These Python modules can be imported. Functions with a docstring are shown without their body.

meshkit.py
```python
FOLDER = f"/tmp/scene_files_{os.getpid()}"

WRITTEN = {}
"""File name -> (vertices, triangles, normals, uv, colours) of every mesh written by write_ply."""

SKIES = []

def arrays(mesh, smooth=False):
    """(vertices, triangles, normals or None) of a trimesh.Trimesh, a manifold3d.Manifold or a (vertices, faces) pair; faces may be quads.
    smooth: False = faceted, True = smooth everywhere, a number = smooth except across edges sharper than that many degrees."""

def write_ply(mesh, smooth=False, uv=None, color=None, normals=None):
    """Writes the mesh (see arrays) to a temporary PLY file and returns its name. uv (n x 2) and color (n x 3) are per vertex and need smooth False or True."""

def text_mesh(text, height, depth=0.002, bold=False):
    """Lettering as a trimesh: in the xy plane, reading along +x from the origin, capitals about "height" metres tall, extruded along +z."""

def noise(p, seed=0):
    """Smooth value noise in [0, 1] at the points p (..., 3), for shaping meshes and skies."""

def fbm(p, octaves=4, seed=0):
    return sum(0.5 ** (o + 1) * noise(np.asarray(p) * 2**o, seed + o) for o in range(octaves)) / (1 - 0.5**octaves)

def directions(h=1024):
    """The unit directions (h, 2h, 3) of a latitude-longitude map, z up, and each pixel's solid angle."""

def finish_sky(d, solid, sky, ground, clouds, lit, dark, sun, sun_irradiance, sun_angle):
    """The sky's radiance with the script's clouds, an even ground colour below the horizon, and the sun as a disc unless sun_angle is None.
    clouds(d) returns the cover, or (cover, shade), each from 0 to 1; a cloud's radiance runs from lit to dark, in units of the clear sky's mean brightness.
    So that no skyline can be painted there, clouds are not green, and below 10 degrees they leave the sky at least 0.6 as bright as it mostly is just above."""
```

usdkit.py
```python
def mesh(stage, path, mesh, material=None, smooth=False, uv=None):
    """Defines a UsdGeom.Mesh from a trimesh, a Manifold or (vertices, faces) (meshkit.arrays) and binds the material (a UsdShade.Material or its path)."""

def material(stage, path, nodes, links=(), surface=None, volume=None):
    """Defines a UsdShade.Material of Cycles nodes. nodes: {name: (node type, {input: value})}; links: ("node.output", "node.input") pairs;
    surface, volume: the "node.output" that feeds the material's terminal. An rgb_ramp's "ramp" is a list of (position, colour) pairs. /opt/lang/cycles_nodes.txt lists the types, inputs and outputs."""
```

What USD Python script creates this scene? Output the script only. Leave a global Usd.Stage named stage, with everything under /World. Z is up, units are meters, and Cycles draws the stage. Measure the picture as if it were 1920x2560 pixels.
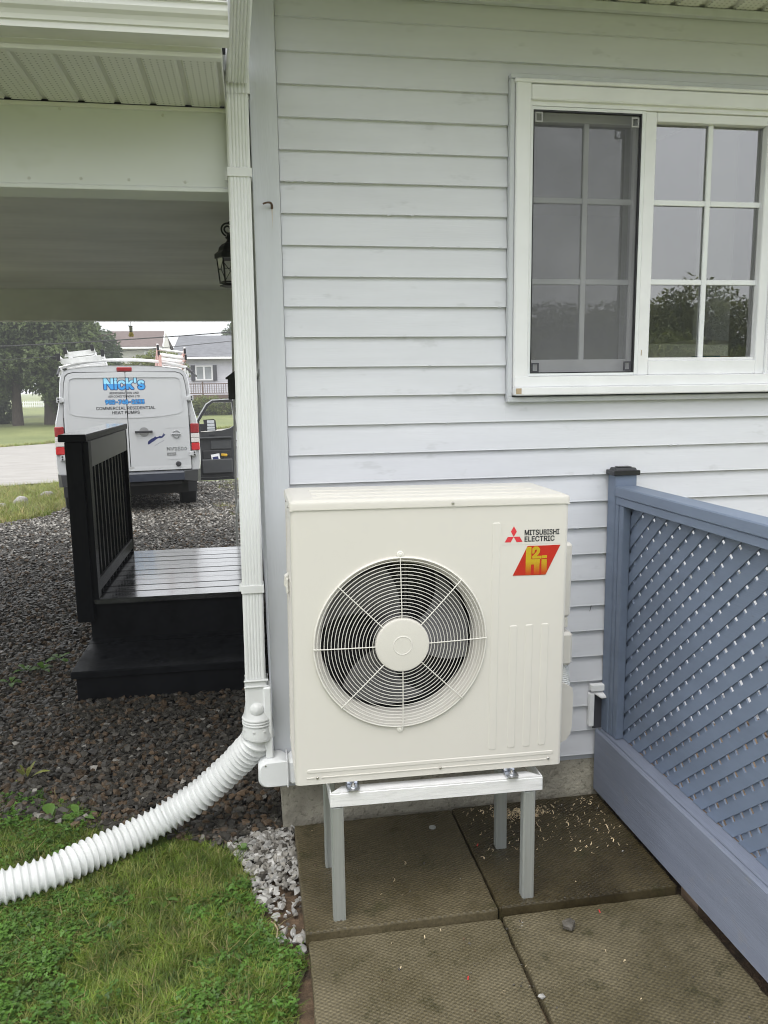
import math, random
import numpy as np
import trimesh, usdkit, meshkit
import manifold3d as m3
from shapely.geometry import Polygon, box as sbox, Point, LineString
from shapely import affinity, ops
from pxr import Usd, UsdGeom, UsdLux, UsdShade, Gf, Vt, Sdf

stage = Usd.Stage.CreateInMemory()
UsdGeom.SetStageUpAxis(stage, "Z")
UsdGeom.SetStageMetersPerUnit(stage, 1.0)
UsdGeom.Xform.Define(stage, "/World")
UsdGeom.Scope.Define(stage, "/World/Looks")
stage.SetDefaultPrim(stage.GetPrimAtPath("/World"))
PI = math.pi
rng = np.random.default_rng(7)

# ------------------------------------------------------------------ camera, sky, sun, exposure
CAM = np.array([-0.0235, -2.8222, 1.6597])
YAW, PITCH, ROLL, FPX = 0.160078, 0.156474, -0.01412, 1972.3
EXPOSURE = 0.80


def camera():
    f = np.array([math.sin(YAW) * math.cos(PITCH), math.cos(YAW) * math.cos(PITCH), -math.sin(PITCH)])
    r = np.array([math.cos(YAW), -math.sin(YAW), 0.0])
    u = np.cross(r, f)
    c, s = math.cos(ROLL), math.sin(ROLL)
    r, u = c * r + s * u, -s * r + c * u
    cam = UsdGeom.Camera.Define(stage, "/World/camera")
    cam.CreateHorizontalApertureAttr(36.0)
    cam.CreateVerticalApertureAttr(48.0)
    cam.CreateFocalLengthAttr(FPX / 1920 * 36.0)
    cam.CreateClippingRangeAttr(Gf.Vec2f(0.05, 2000))
    cam.CreateExposureAttr(EXPOSURE)
    cam.AddTransformOp().Set(Gf.Matrix4d(*r, 0, *u, 0, *(-f), 0, *CAM, 1))


camera()
SUN_EL, SUN_DIR = math.radians(66), np.array([-0.45, -0.9])      # towards the sun, behind the viewer and a little to the left
SUN_ROT = math.atan2(SUN_DIR[0], SUN_DIR[1])
dome = UsdLux.DomeLight.Define(stage, "/World/sky")
dome.CreateIntensityAttr(1.0)
usdkit.material(stage, "/World/Looks/overcast_sky", {
    "tc": ("texture_coordinate", {}),
    "mp": ("mapping", {"scale": (1.0, 1.0, 2.6)}),
    "n": ("noise_texture", {"scale": 2.2, "detail": 5.0, "roughness": 0.55}),
    "cl": ("rgb_ramp", {"ramp": [(0.25, (14.2, 14.6, 15.2)), (0.75, (17.2, 17.3, 17.4))]}),
    "sz": ("separate_xyz", {}),
    "el": ("map_range", {"from_min": 0.0, "from_max": 1.0, "to_min": 0.36, "to_max": 1.0, "clamp": True}),     # an overcast sky is about three times as bright overhead as at the horizon
    "cm": ("mix_color", {"blend_type": "multiply", "fac": 1.0}),
    "sk": ("sky_texture", {"sky_type": "single_scattering", "sun_disc": False, "sun_elevation": SUN_EL, "sun_rotation": SUN_ROT}),
    "mx": ("mix_color", {"fac": 0.92}),
    "bg": ("background_shader", {"strength": 0.105}),
}, [("tc.generated", "mp.vector"), ("mp.vector", "n.vector"), ("n.fac", "cl.fac"), ("sk.color", "mx.a"), ("tc.generated", "sz.vector"), ("sz.z", "el.value"), ("cl.color", "cm.a"), ("el.result", "cm.b"), ("cm.result", "mx.b"), ("mx.result", "bg.color")], surface="bg.background")
UsdShade.MaterialBindingAPI.Apply(dome.GetPrim()).Bind(UsdShade.Material.Get(stage, "/World/Looks/overcast_sky"))
dome.GetPrim().SetCustomDataByKey("kind", "structure")
sun = UsdLux.DistantLight.Define(stage, "/World/sun")
sun.CreateIntensityAttr(0.2)
sun.CreateNormalizeAttr(True) if hasattr(sun, "CreateNormalizeAttr") else None
sun.GetPrim().CreateAttribute("inputs:normalize", Sdf.ValueTypeNames.Bool).Set(True)
sun.CreateAngleAttr(28.0)
sun.CreateColorAttr(Gf.Vec3f(1.0, 0.97, 0.92))
_d = np.array([*(SUN_DIR / np.linalg.norm(SUN_DIR) * math.cos(SUN_EL)), math.sin(SUN_EL)])
_x = np.cross([0, 0, 1.0], _d); _x /= np.linalg.norm(_x); _y = np.cross(_d, _x)
sun.AddTransformOp().Set(Gf.Matrix4d(*_x, 0, *_y, 0, *_d, 0, 0, 0, 8, 1))

# ------------------------------------------------------------------ helpers: names, things, parts
_used = {}


def numbered(parent, name):
    k = (str(parent), name)
    n = _used.get(k, 0)
    _used[k] = n + 1
    return name if n == 0 else f"{name}_{n:03d}"


class Node:
    """A prim with the inverse of its placement, so that parts may be written in world coordinates."""
    def __init__(self, path, inv=None):
        self.path, self.inv = path, inv
        self.prim = stage.GetPrimAtPath(path)


def tag(node, label=None, cat=None, group=None, kind=None):
    p = node.prim
    for k, v in (("label", label), ("category", cat), ("group", group), ("kind", kind)):
        if v:
            p.SetCustomDataByKey(k, v)
    return node


def thing(name, label=None, cat=None, loc=(0, 0, 0), mtx=None, local=False, group=None, kind=None):
    """An Xform under /World at the thing's base. mtx: 3x3 rotation (column vectors). local: parts are written in its own axes."""
    path = "/World/" + numbered("/World", name)
    x = UsdGeom.Xform.Define(stage, path)
    Mx = np.eye(3) if mtx is None else np.asarray(mtx)
    T = Gf.Matrix4d(*Mx[:, 0], 0, *Mx[:, 1], 0, *Mx[:, 2], 0, *loc, 1)
    x.AddTransformOp().Set(T)
    inv = None if local else (Mx.T, np.asarray(loc, float))
    return tag(Node(path, inv), label, cat, group, kind)


def part_group(name, parent):
    """A part that is made of pieces (an Xform under the thing)."""
    path = f"{parent.path}/{numbered(parent.path, name)}"
    UsdGeom.Xform.Define(stage, path)
    return Node(path, parent.inv)


def to_mesh(m):
    if isinstance(m, list):
        return trimesh.util.concatenate([to_mesh(q) for q in m])
    if hasattr(m, "to_mesh"):
        q = m.to_mesh()
        return trimesh.Trimesh(np.array(q.vert_properties[:, :3]), np.array(q.tri_verts), process=False)
    return m


def obj(name, mesh, mtl, parent=None, smooth=False, label=None, cat=None, group=None, kind=None):
    ppath = parent.path if parent else "/World"
    path = f"{ppath}/{numbered(ppath, name)}"
    m = to_mesh(mesh)
    if parent is not None and parent.inv is not None:
        Rt, t = parent.inv
        m = trimesh.Trimesh((np.asarray(m.vertices) - t) @ Rt.T, m.faces, process=False)
    usdkit.mesh(stage, path, m, mtl, smooth=smooth)
    n = Node(path, parent.inv if parent else None)
    return tag(n, label, cat, group, kind)


def instancer(name, protos, pos, quat, scale, idx, label=None, kind="stuff", cat=None, parent=None):
    """One object of many loose pieces. protos: (mesh, material) pairs; quat as w, x, y, z."""
    ppath = parent.path if parent else "/World"
    path = f"{ppath}/{numbered(ppath, name)}"
    pi = UsdGeom.PointInstancer.Define(stage, path)
    UsdGeom.Scope.Define(stage, path + "/pieces")
    rel = pi.CreatePrototypesRel()
    for i, (m, mt) in enumerate(protos):
        q = f"{path}/pieces/piece_{i:03d}"
        usdkit.mesh(stage, q, to_mesh(m), mt)
        rel.AddTarget(q)
    pi.CreatePositionsAttr(Vt.Vec3fArray.FromNumpy(np.asarray(pos, np.float32)))
    q = np.asarray(quat, np.float32)
    pi.CreateOrientationsAttr(Vt.QuathArray([Gf.Quath(float(a), float(b), float(c), float(d)) for a, b, c, d in q]))
    s = np.asarray(scale, np.float32)
    if s.ndim == 1:
        s = np.repeat(s[:, None], 3, 1)
    pi.CreateScalesAttr(Vt.Vec3fArray.FromNumpy(s))
    pi.CreateProtoIndicesAttr(Vt.IntArray.FromNumpy(np.asarray(idx, np.int32)))
    n = Node(path)
    return tag(n, label, cat, None, kind)


# ------------------------------------------------------------------ helpers: shapes
def bx(x0, x1, y0, y1, z0, z1, b=0.0):
    """A box, its edges chamfered by b."""
    x0, x1 = sorted((x0, x1)); y0, y1 = sorted((y0, y1)); z0, z1 = sorted((z0, z1))
    if b <= 0:
        m = trimesh.creation.box([x1 - x0, y1 - y0, z1 - z0])
        m.apply_translation([(x0 + x1) / 2, (y0 + y1) / 2, (z0 + z1) / 2])
        return m
    b = min(b, (x1 - x0) * .49, (y1 - y0) * .49, (z1 - z0) * .49)
    P = []
    for sx, xx in ((1, x0), (-1, x1)):
        for sy, yy in ((1, y0), (-1, y1)):
            for sz, zz in ((1, z0), (-1, z1)):
                P += [(xx, yy + sy * b, zz + sz * b), (xx + sx * b, yy, zz + sz * b), (xx + sx * b, yy + sy * b, zz)]
    return trimesh.Trimesh(P).convex_hull


def hull(P):
    return trimesh.Trimesh(np.asarray(P, float)).convex_hull


def prism(poly, d0, d1, frame="xz"):
    """Extrudes a shapely polygon (or its parts) from d0 to d1. frame names the two polygon axes; the third is the depth."""
    out = []
    for g in getattr(poly, "geoms", [poly]):
        if g.is_empty or g.area < 1e-10:
            continue
        m = trimesh.creation.extrude_polygon(g, d1 - d0, engine="earcut")
        v = m.vertices.copy(); v[:, 2] += d0
        f = m.faces.copy()
        if frame == "xz":
            v = np.stack([v[:, 0], v[:, 2], v[:, 1]], 1); f = f[:, ::-1]
        elif frame == "yz":
            v = np.stack([v[:, 2], v[:, 0], v[:, 1]], 1)
        out.append(trimesh.Trimesh(v, f, process=False))
    return trimesh.util.concatenate(out)


def rrect(x0, x1, y0, y1, r, n=5):
    return sbox(x0 + r, y0 + r, x1 - r, y1 - r).buffer(r, quad_segs=n)


def frames(P):
    P = np.asarray(P, float)
    T = np.gradient(P, axis=0)
    T /= np.linalg.norm(T, axis=1, keepdims=True)
    n = np.cross(T[0], [0, 0, 1.0])
    if np.linalg.norm(n) < 1e-4:
        n = np.cross(T[0], [0, 1.0, 0])
    n /= np.linalg.norm(n)
    N = []
    for t in T:
        n = n - t * (n @ t); n /= np.linalg.norm(n); N.append(n.copy())
    N = np.array(N)
    return P, T, N, np.cross(T, N)


def tube(P, r, n=8, closed=False, caps=True):
    P, T, N, B = frames(P)
    r = np.broadcast_to(np.asarray(r, float), (len(P),))
    a = np.linspace(0, 2 * PI, n, endpoint=False)
    V = (P[:, None] + r[:, None, None] * (np.cos(a)[None, :, None] * N[:, None] + np.sin(a)[None, :, None] * B[:, None])).reshape(-1, 3)
    F = []
    m = len(P)
    for i in range(m if closed else m - 1):
        for j in range(n):
            p, q = i * n + j, i * n + (j + 1) % n
            i2 = (i + 1) % m
            s, t = i2 * n + j, i2 * n + (j + 1) % n
            F += [(p, q, t), (p, t, s)]
    if caps and not closed:
        V = np.vstack([V, P[0], P[-1]])
        k = len(V)
        for j in range(n):
            F += [(k - 2, (j + 1) % n, j), (k - 1, (m - 1) * n + j, (m - 1) * n + (j + 1) % n)]
    t = trimesh.Trimesh(V, F, process=False)
    return t


def ring(c, R, r, axis="y", n=64, k=6):
    a = np.linspace(0, 2 * PI, n, endpoint=False)
    b = np.linspace(0, 2 * PI, k, endpoint=False)
    A, Bb = np.meshgrid(a, b, indexing="ij")
    u, v, w = (R + r * np.cos(Bb)) * np.cos(A), (R + r * np.cos(Bb)) * np.sin(A), r * np.sin(Bb)
    V = {"y": np.stack([u, -w, v], -1), "z": np.stack([u, v, w], -1), "x": np.stack([w, u, v], -1)}[axis].reshape(-1, 3) + np.asarray(c)
    F = []
    for i in range(n):
        for j in range(k):
            p, q, s, t = i * k + j, ((i + 1) % n) * k + j, ((i + 1) % n) * k + (j + 1) % k, i * k + (j + 1) % k
            F += [(p, q, s), (p, s, t)]
    m = trimesh.Trimesh(V, F, process=False)
    if m.volume < 0:
        m.invert()
    return m


def lathe(profile, c=(0, 0, 0), axis="z", n=32, close=False):
    """Revolves (radius, height) points about an axis through c."""
    pr = np.asarray(profile, float)
    a = np.linspace(0, 2 * PI, n, endpoint=False)
    u = pr[:, 0][:, None] * np.cos(a); v = pr[:, 0][:, None] * np.sin(a); w = np.repeat(pr[:, 1][:, None], n, 1)
    V = {"z": np.stack([u, v, w], -1), "y": np.stack([u, w, v], -1), "x": np.stack([w, u, v], -1)}[axis].reshape(-1, 3) + np.asarray(c)
    F = []
    m = len(pr)
    for i in range(m - 1 + (1 if close else 0)):
        for j in range(n):
            p, q = i * n + j, i * n + (j + 1) % n
            i2 = (i + 1) % m
            s, t = i2 * n + j, i2 * n + (j + 1) % n
            F += [(p, q, t), (p, t, s)] if axis != "y" else [(p, t, q), (p, s, t)]
    return trimesh.Trimesh(V, F, process=False)


def cyl(p0, p1, r, n=16, r2=None):
    p0, p1 = np.asarray(p0, float), np.asarray(p1, float)
    return tube([p0, p1], [r, r if r2 is None else r2], n)


def rotz(m, deg, about=(0, 0, 0)):
    m = to_mesh(m).copy()
    m.apply_transform(trimesh.transformations.rotation_matrix(math.radians(deg), [0, 0, 1], about))
    return m


def rot(m, deg, axis, about=(0, 0, 0)):
    m = to_mesh(m).copy()
    m.apply_transform(trimesh.transformations.rotation_matrix(math.radians(deg), axis, about))
    return m


def mv(m, d):
    m = to_mesh(m).copy(); m.apply_translation(d); return m


def bump_box(x0, x1, z0, z1, y, h, r, b):
    """A raised field with rounded corners on a face that looks towards -y: outline at y, top at y - h, sloping in by b."""
    o = np.array(rrect(x0, x1, z0, z1, r).exterior.coords)[:-1]
    i = np.array(rrect(x0 + b, x1 - b, z0 + b, z1 - b, max(r - b, .001)).exterior.coords)[:-1]
    return hull([(p[0], y, p[1]) for p in o] + [(p[0], y - h, p[1]) for p in i])


def text_flat(s, width, height, bold=False, italic=0.0, grow=0.0):
    """Lettering as a shapely shape with its lower left corner at 0, 0, scaled to the given width and cap height."""
    m = meshkit.text_mesh(s, 1.0, depth=0.1, bold=bold)
    low = m.vertices[:, 2] < 0.05
    tri = m.faces[low[m.faces].all(1)]
    shp = ops.unary_union([Polygon(m.vertices[t][:, :2]).buffer(0.004) for t in tri])
    x0, y0, x1, y1 = shp.bounds
    shp = affinity.translate(shp, -x0, 0)
    shp = affinity.scale(shp, width / (x1 - x0), height, origin=(0, 0))
    if italic:
        shp = affinity.skew(shp, xs=italic, origin=(0, 0))
    if grow:
        shp = shp.buffer(grow, quad_segs=3)
    return shp.simplify(height * 0.012)
# ------------------------------------------------------------------ materials
LOOK = {}


def mat(name, col, rough=0.5, var=0.10, scale=5.0, stretch=(1, 1, 1), bump=0.0, bscale=60.0, bstretch=None, bdist=0.004, metallic=0.0, coat=0.0, rand=0.0,
        spots=None, rvar=0.0, detail=4.0, spec=None, hue=None, trans=0.0, ior=None):
    """A principled paint, wood, stone or metal with mottled colour, fine relief, optional dirt spots (colour, threshold, scale, strength) and variation from piece to piece."""
    c = np.asarray(col, float)
    lo, hi = c * (1 - var), np.minimum(c * (1 + var), 0.97)
    if hue is not None:
        hi = np.asarray(hue, float)
    nd = {"g": ("geometry", {}), "mp": ("mapping", {"scale": stretch}),
          "n": ("noise_texture", {"scale": scale, "detail": detail, "roughness": 0.6}),
          "r": ("rgb_ramp", {"ramp": [(0.3, lo), (0.7, hi)]}),
          "p": ("principled_bsdf", {"roughness": rough, "metallic": metallic, "coat_weight": coat})}
    if ior:
        nd["p"][1]["ior"] = ior
        nd["p"][1]["coat_roughness"] = 0.12
    if spec is not None:
        nd["p"][1]["specular_ior_level"] = spec
    ln = [("g.position", "mp.vector"), ("mp.vector", "n.vector"), ("n.fac", "r.fac")]
    out = "r.color"
    if spots:
        sc, th, ss, st = spots[:4]
        nd["sn"] = ("noise_texture", {"scale": ss, "detail": 5.0, "roughness": 0.65})
        nd["sm"] = ("mapping", {"scale": spots[4] if len(spots) > 4 else (1, 1, 1)})
        nd["sr"] = ("map_range", {"from_min": th, "from_max": th + 0.07, "to_min": 0.0, "to_max": st, "clamp": True})
        nd["sx"] = ("mix_color", {"b": sc})
        ln += [("g.position", "sm.vector"), ("sm.vector", "sn.vector"), ("sn.fac", "sr.value"), ("sr.result", "sx.fac"), (out, "sx.a")]
        out = "sx.result"
    if rand:
        nd["oi"] = ("object_info", {})
        nd["or"] = ("map_range", {"from_min": 0.0, "from_max": 1.0, "to_min": 1 - rand, "to_max": 1 + rand, "clamp": True})
        nd["hv"] = ("hsv", {})
        ln += [("oi.random", "or.value"), ("or.result", "hv.value"), (out, "hv.color")]
        out = "hv.color"
    ln.append((out, "p.base_color"))
    if rvar:
        nd["rr"] = ("map_range", {"from_min": 0.3, "from_max": 0.7, "to_min": rough - rvar, "to_max": rough + rvar, "clamp": True})
        ln += [("n.fac", "rr.value"), ("rr.result", "p.roughness")]
    if bump:
        nd["bm"] = ("mapping", {"scale": bstretch or stretch})
        nd["bn"] = ("noise_texture", {"scale": bscale, "detail": 4.0, "roughness": 0.6})
        nd["bp"] = ("bump", {"strength": bump, "distance": bdist})
        ln += [("g.position", "bm.vector"), ("bm.vector", "bn.vector"), ("bn.fac", "bp.height"), ("bp.normal", "p.normal")]
    surf = "p.BSDF"
    if trans:
        nd["tr"] = ("translucent_bsdf", {})
        nd["ms"] = ("mix_closure", {"fac": trans})
        ln += [(out, "tr.color"), ("p.BSDF", "ms.closure1"), ("tr.BSDF", "ms.closure2")]
        surf = "ms.closure"
    LOOK[name] = usdkit.material(stage, "/World/Looks/" + name, nd, ln, surface=surf)
    return LOOK[name]


WOODX, WOODY, WOODZ = (0.6, 14, 14), (14, 0.6, 14), (14, 14, 0.6)
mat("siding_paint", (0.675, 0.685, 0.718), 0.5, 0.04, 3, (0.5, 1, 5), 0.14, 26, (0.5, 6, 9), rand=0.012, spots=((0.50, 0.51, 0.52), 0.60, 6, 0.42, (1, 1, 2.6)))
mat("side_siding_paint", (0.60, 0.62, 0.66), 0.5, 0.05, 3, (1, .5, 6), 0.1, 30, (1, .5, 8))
mat("corner_paint", (0.585, 0.602, 0.63), 0.5, 0.06, 4, (3, 3, .5), 0.2, 30, (5, 5, .5), spots=((0.42, 0.38, 0.33), 0.70, 9, 0.5, (2, 2, .5)))
mat("window_paint", (0.82, 0.825, 0.83), 0.42, 0.04, 6, (1, 1, 1), 0.08, 40, spots=((0.55, 0.53, 0.47), 0.69, 14, 0.45))
mat("raw_wood", (0.42, 0.32, 0.2), 0.7, 0.2, 20)
mat("muntin_white", (0.80, 0.82, 0.82), 0.4, 0.02, 6)
mat("gasket_black", (0.015, 0.015, 0.017), 0.5, 0.1)
mat("sheathing", (0.5, 0.52, 0.55), 0.7, 0.05)
mat("foundation_concrete", (0.36, 0.335, 0.27), 0.85, 0.35, 7, (1, 1, 1), 0.9, 55, (1, 1, 1), bdist=0.01, spots=((0.14, 0.13, 0.095), 0.56, 45, 0.6))
mat("cream_metal", (0.612, 0.588, 0.535), 0.36, 0.012, 3, coat=0.15, bump=0.02, bscale=400)
mat("cream_wire", (0.70, 0.68, 0.62), 0.35, 0.02, 3)
mat("fan_dark", (0.045, 0.043, 0.045), 0.45, 0.1, 10)
mat("fan_blade", (0.11, 0.107, 0.11), 0.4, 0.1, 6)
mat("chamber_dark", (0.012, 0.012, 0.013), 0.7, 0.2)
mat("coil_fins", (0.05, 0.05, 0.052), 0.5, 0.5, 300, (0.02, 0.02, 1), metallic=0.5)
mat("screw_steel", (0.55, 0.53, 0.5), 0.3, 0.1, 20, metallic=1.0)
mat("zinc", (0.66, 0.68, 0.72), 0.28, 0.25, 60, metallic=1.0, bump=0.1, bscale=200)
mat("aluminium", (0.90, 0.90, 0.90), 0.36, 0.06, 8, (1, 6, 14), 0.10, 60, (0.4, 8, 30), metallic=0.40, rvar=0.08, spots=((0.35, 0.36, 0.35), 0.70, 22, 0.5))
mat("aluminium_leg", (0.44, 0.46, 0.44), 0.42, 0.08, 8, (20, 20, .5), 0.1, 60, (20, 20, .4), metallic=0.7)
mat("pvc_white", (0.82, 0.83, 0.83), 0.33, 0.02, 5)
mat("downspout_white", (0.76, 0.77, 0.76), 0.38, 0.03, 5, (3, 3, .6), spots=((0.6, 0.58, 0.5), 0.68, 10, 0.35, (2, 2, .6)))
mat("gutter_white", (0.73, 0.73, 0.70), 0.4, 0.05, 3, (.5, 2, 2), spots=((0.52, 0.5, 0.4), 0.64, 8, 0.35, (.3, 2, 2)))
mat("hose_white", (0.72, 0.73, 0.72), 0.36, 0.03, 6, spots=((0.35, 0.30, 0.22), 0.67, 30, 0.4), trans=0.06)
mat("fascia_white", (0.74, 0.74, 0.71), 0.45, 0.04, 3)
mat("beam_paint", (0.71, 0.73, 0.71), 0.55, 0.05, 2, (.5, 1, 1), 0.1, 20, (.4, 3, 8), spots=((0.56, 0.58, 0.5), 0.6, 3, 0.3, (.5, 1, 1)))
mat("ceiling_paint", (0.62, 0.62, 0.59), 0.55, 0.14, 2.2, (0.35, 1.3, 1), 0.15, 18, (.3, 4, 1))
mat("fence_paint", (0.152, 0.190, 0.262), 0.5, 0.08, 5, (3, .5, 3), 0.25, 30, (8, .5, 8), rand=0.05, spots=((0.10, 0.11, 0.13), 0.68, 30, 0.5))
mat("skirt_paint", (0.190, 0.213, 0.275), 0.5, 0.10, 6, (3, .5, 5), 0.55, 26, (10, .45, 16), spots=((0.23, 0.23, 0.24), 0.60, 12, 0.4))
mat("cap_black", (0.012, 0.012, 0.014), 0.35, 0.2, 30)
mat("deck_wood", (0.16, 0.11, 0.07), 0.7, 0.3, 8, WOODY, 0.3, 30, WOODY, rand=0.2)
mat("porch_black", (0.006, 0.0065, 0.008), 0.45, 0.25, 12, WOODZ, 0.35, 30, WOODZ, spots=((0.05, 0.05, 0.052), 0.72, 40, 0.5), spec=0.10)
mat("porch_wet", (0.010, 0.010, 0.012), 0.17, 0.3, 6, (.8, 5, 1), 0.08, 26, (.7, 8, 8), rvar=0.12, coat=0.9, ior=1.8, rand=0.2)
mat("step_black", (0.008, 0.0085, 0.010), 0.40, 0.4, 4, (1, 1, 1), 0.35, 60, (.6, 6, 6), rvar=0.22, spots=((0.16, 0.16, 0.16), 0.715, 70, 0.7), spec=0.10)
mat("iron_black", (0.008, 0.008, 0.009), 0.45, 0.2, 10)
mat("rust", (0.09, 0.055, 0.035), 0.75, 0.4, 60)
mat("rust_stain", (0.50, 0.45, 0.39), 0.6, 0.2, 60)
mat("van_paint", (0.46, 0.465, 0.475), 0.30, 0.015, 2, coat=0.5, spots=((0.30, 0.285, 0.26), 0.70, 5, 0.25))
mat("van_dirty_paint", (0.50, 0.505, 0.51), 0.36, 0.03, 2, coat=0.25, spots=((0.2, 0.19, 0.17), 0.56, 4, 0.5, (1, 1, 2)))
mat("van_seam", (0.02, 0.02, 0.02), 0.6, 0.1)
mat("van_plastic", (0.03, 0.03, 0.033), 0.45, 0.15, 8, bump=0.1, bscale=200)
mat("van_bumper", (0.028, 0.032, 0.045), 0.32, 0.2, 4)
mat("van_trim", (0.022, 0.023, 0.025), 0.5, 0.12, 8)
mat("door_trim_light", (0.040, 0.042, 0.045), 0.5, 0.1, 8)
mat("tyre", (0.014, 0.014, 0.015), 0.8, 0.2, 20, bump=0.3, bscale=80)
mat("underbody", (0.012, 0.011, 0.010), 0.8, 0.3, 10)
mat("chrome", (0.75, 0.75, 0.76), 0.15, 0.02, metallic=1.0)
mat("badge_grey", (0.33, 0.33, 0.33), 0.3, 0.02, metallic=0.6)
mat("lens_red", (0.42, 0.012, 0.015), 0.18, 0.15, 30, (1, 1, 8), coat=0.6)
mat("lens_clear", (0.55, 0.52, 0.50), 0.15, 0.2, 40, (1, 1, 6), coat=0.6)
mat("lens_dark_red", (0.22, 0.012, 0.014), 0.2, 0.2, 30, coat=0.5)
mat("ink_black", (0.02, 0.02, 0.022), 0.4, 0.05)
mat("ink_navy", (0.02, 0.025, 0.10), 0.4, 0.05)
mat("ink_blue", (0.05, 0.28, 0.62), 0.35, 0.05)
mat("ink_sky", (0.28, 0.60, 0.78), 0.35, 0.05)
mat("ink_red", (0.60, 0.035, 0.05), 0.35, 0.03)
mat("sticker_red", (0.42, 0.018, 0.010), 0.3, 0.05, 10)
mat("ladder_metal", (0.74, 0.74, 0.73), 0.4, 0.12, 12, metallic=0.35)
mat("ladder_orange", (0.58, 0.36, 0.32), 0.5, 0.15, 10)
mat("paper_white", (0.75, 0.75, 0.76), 0.6, 0.05)
mat("drill_yellow", (0.55, 0.33, 0.02), 0.4, 0.1)
mat("grey_siding", (0.56, 0.56, 0.60), 0.6, 0.05, 3)
mat("grey_shingle", (0.125, 0.128, 0.138), 0.9, 0.2, 2.5, (1, 1, 3), 0.4, 8)
mat("brown_shingle", (0.095, 0.066, 0.058), 0.9, 0.15, 2.5, (1, 1, 3), 0.4, 8)
mat("white_trim", (0.78, 0.78, 0.78), 0.5, 0.03)
mat("tan_wall", (0.50, 0.48, 0.45), 0.7, 0.05)
mat("shutter_grey", (0.05, 0.05, 0.06), 0.5, 0.05)
mat("far_pane", (0.30, 0.32, 0.33), 0.1, 0.2, 1.5)
mat("stain_brown", (0.13, 0.085, 0.065), 0.7, 0.15, 4)
mat("cable_black", (0.02, 0.02, 0.02), 0.7, 0.1)
mat("lamp_socket", (0.40, 0.40, 0.40), 0.45, 0.1)
mat("lamp_bulb", (0.75, 0.66, 0.40), 0.3, 0.15, 20, trans=0.6)
mat("bark", (0.07, 0.055, 0.045), 0.9, 0.35, 6, (3, 3, .6), 0.5, 12)
mat("leaf_maple", (0.042, 0.070, 0.026), 0.55, 0.5, 1.9, rand=0.0, trans=0.28, hue=(0.13, 0.17, 0.055))
mat("leaf_dark", (0.022, 0.040, 0.017), 0.55, 0.5, 1.6, trans=0.25, hue=(0.07, 0.10, 0.035))
mat("leaf_bright", (0.085, 0.12, 0.03), 0.55, 0.4, 1.2, trans=0.3, hue=(0.19, 0.21, 0.05))
mat("leaf_hedge", (0.030, 0.050, 0.012), 0.6, 0.5, 1.2, trans=0.25, hue=(0.13, 0.14, 0.025))
mat("leaf_weed", (0.10, 0.19, 0.035), 0.5, 0.35, 20, trans=0.3, rand=0.15)
mat("leaf_clover", (0.075, 0.160, 0.022), 0.5, 0.45, 12, trans=0.28, rand=0.3)
mat("grass_a", (0.085, 0.140, 0.014), 0.5, 0.35, 9, trans=0.28, rand=0.25, hue=(0.200, 0.280, 0.034))
mat("grass_b", (0.048, 0.092, 0.009), 0.5, 0.35, 9, trans=0.28, rand=0.25, hue=(0.110, 0.190, 0.022))
mat("grass_c", (0.20, 0.215, 0.055), 0.55, 0.35, 9, trans=0.28, rand=0.3)
mat("grass_dry", (0.28, 0.23, 0.10), 0.7, 0.3, 9, trans=0.2, rand=0.3)
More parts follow.
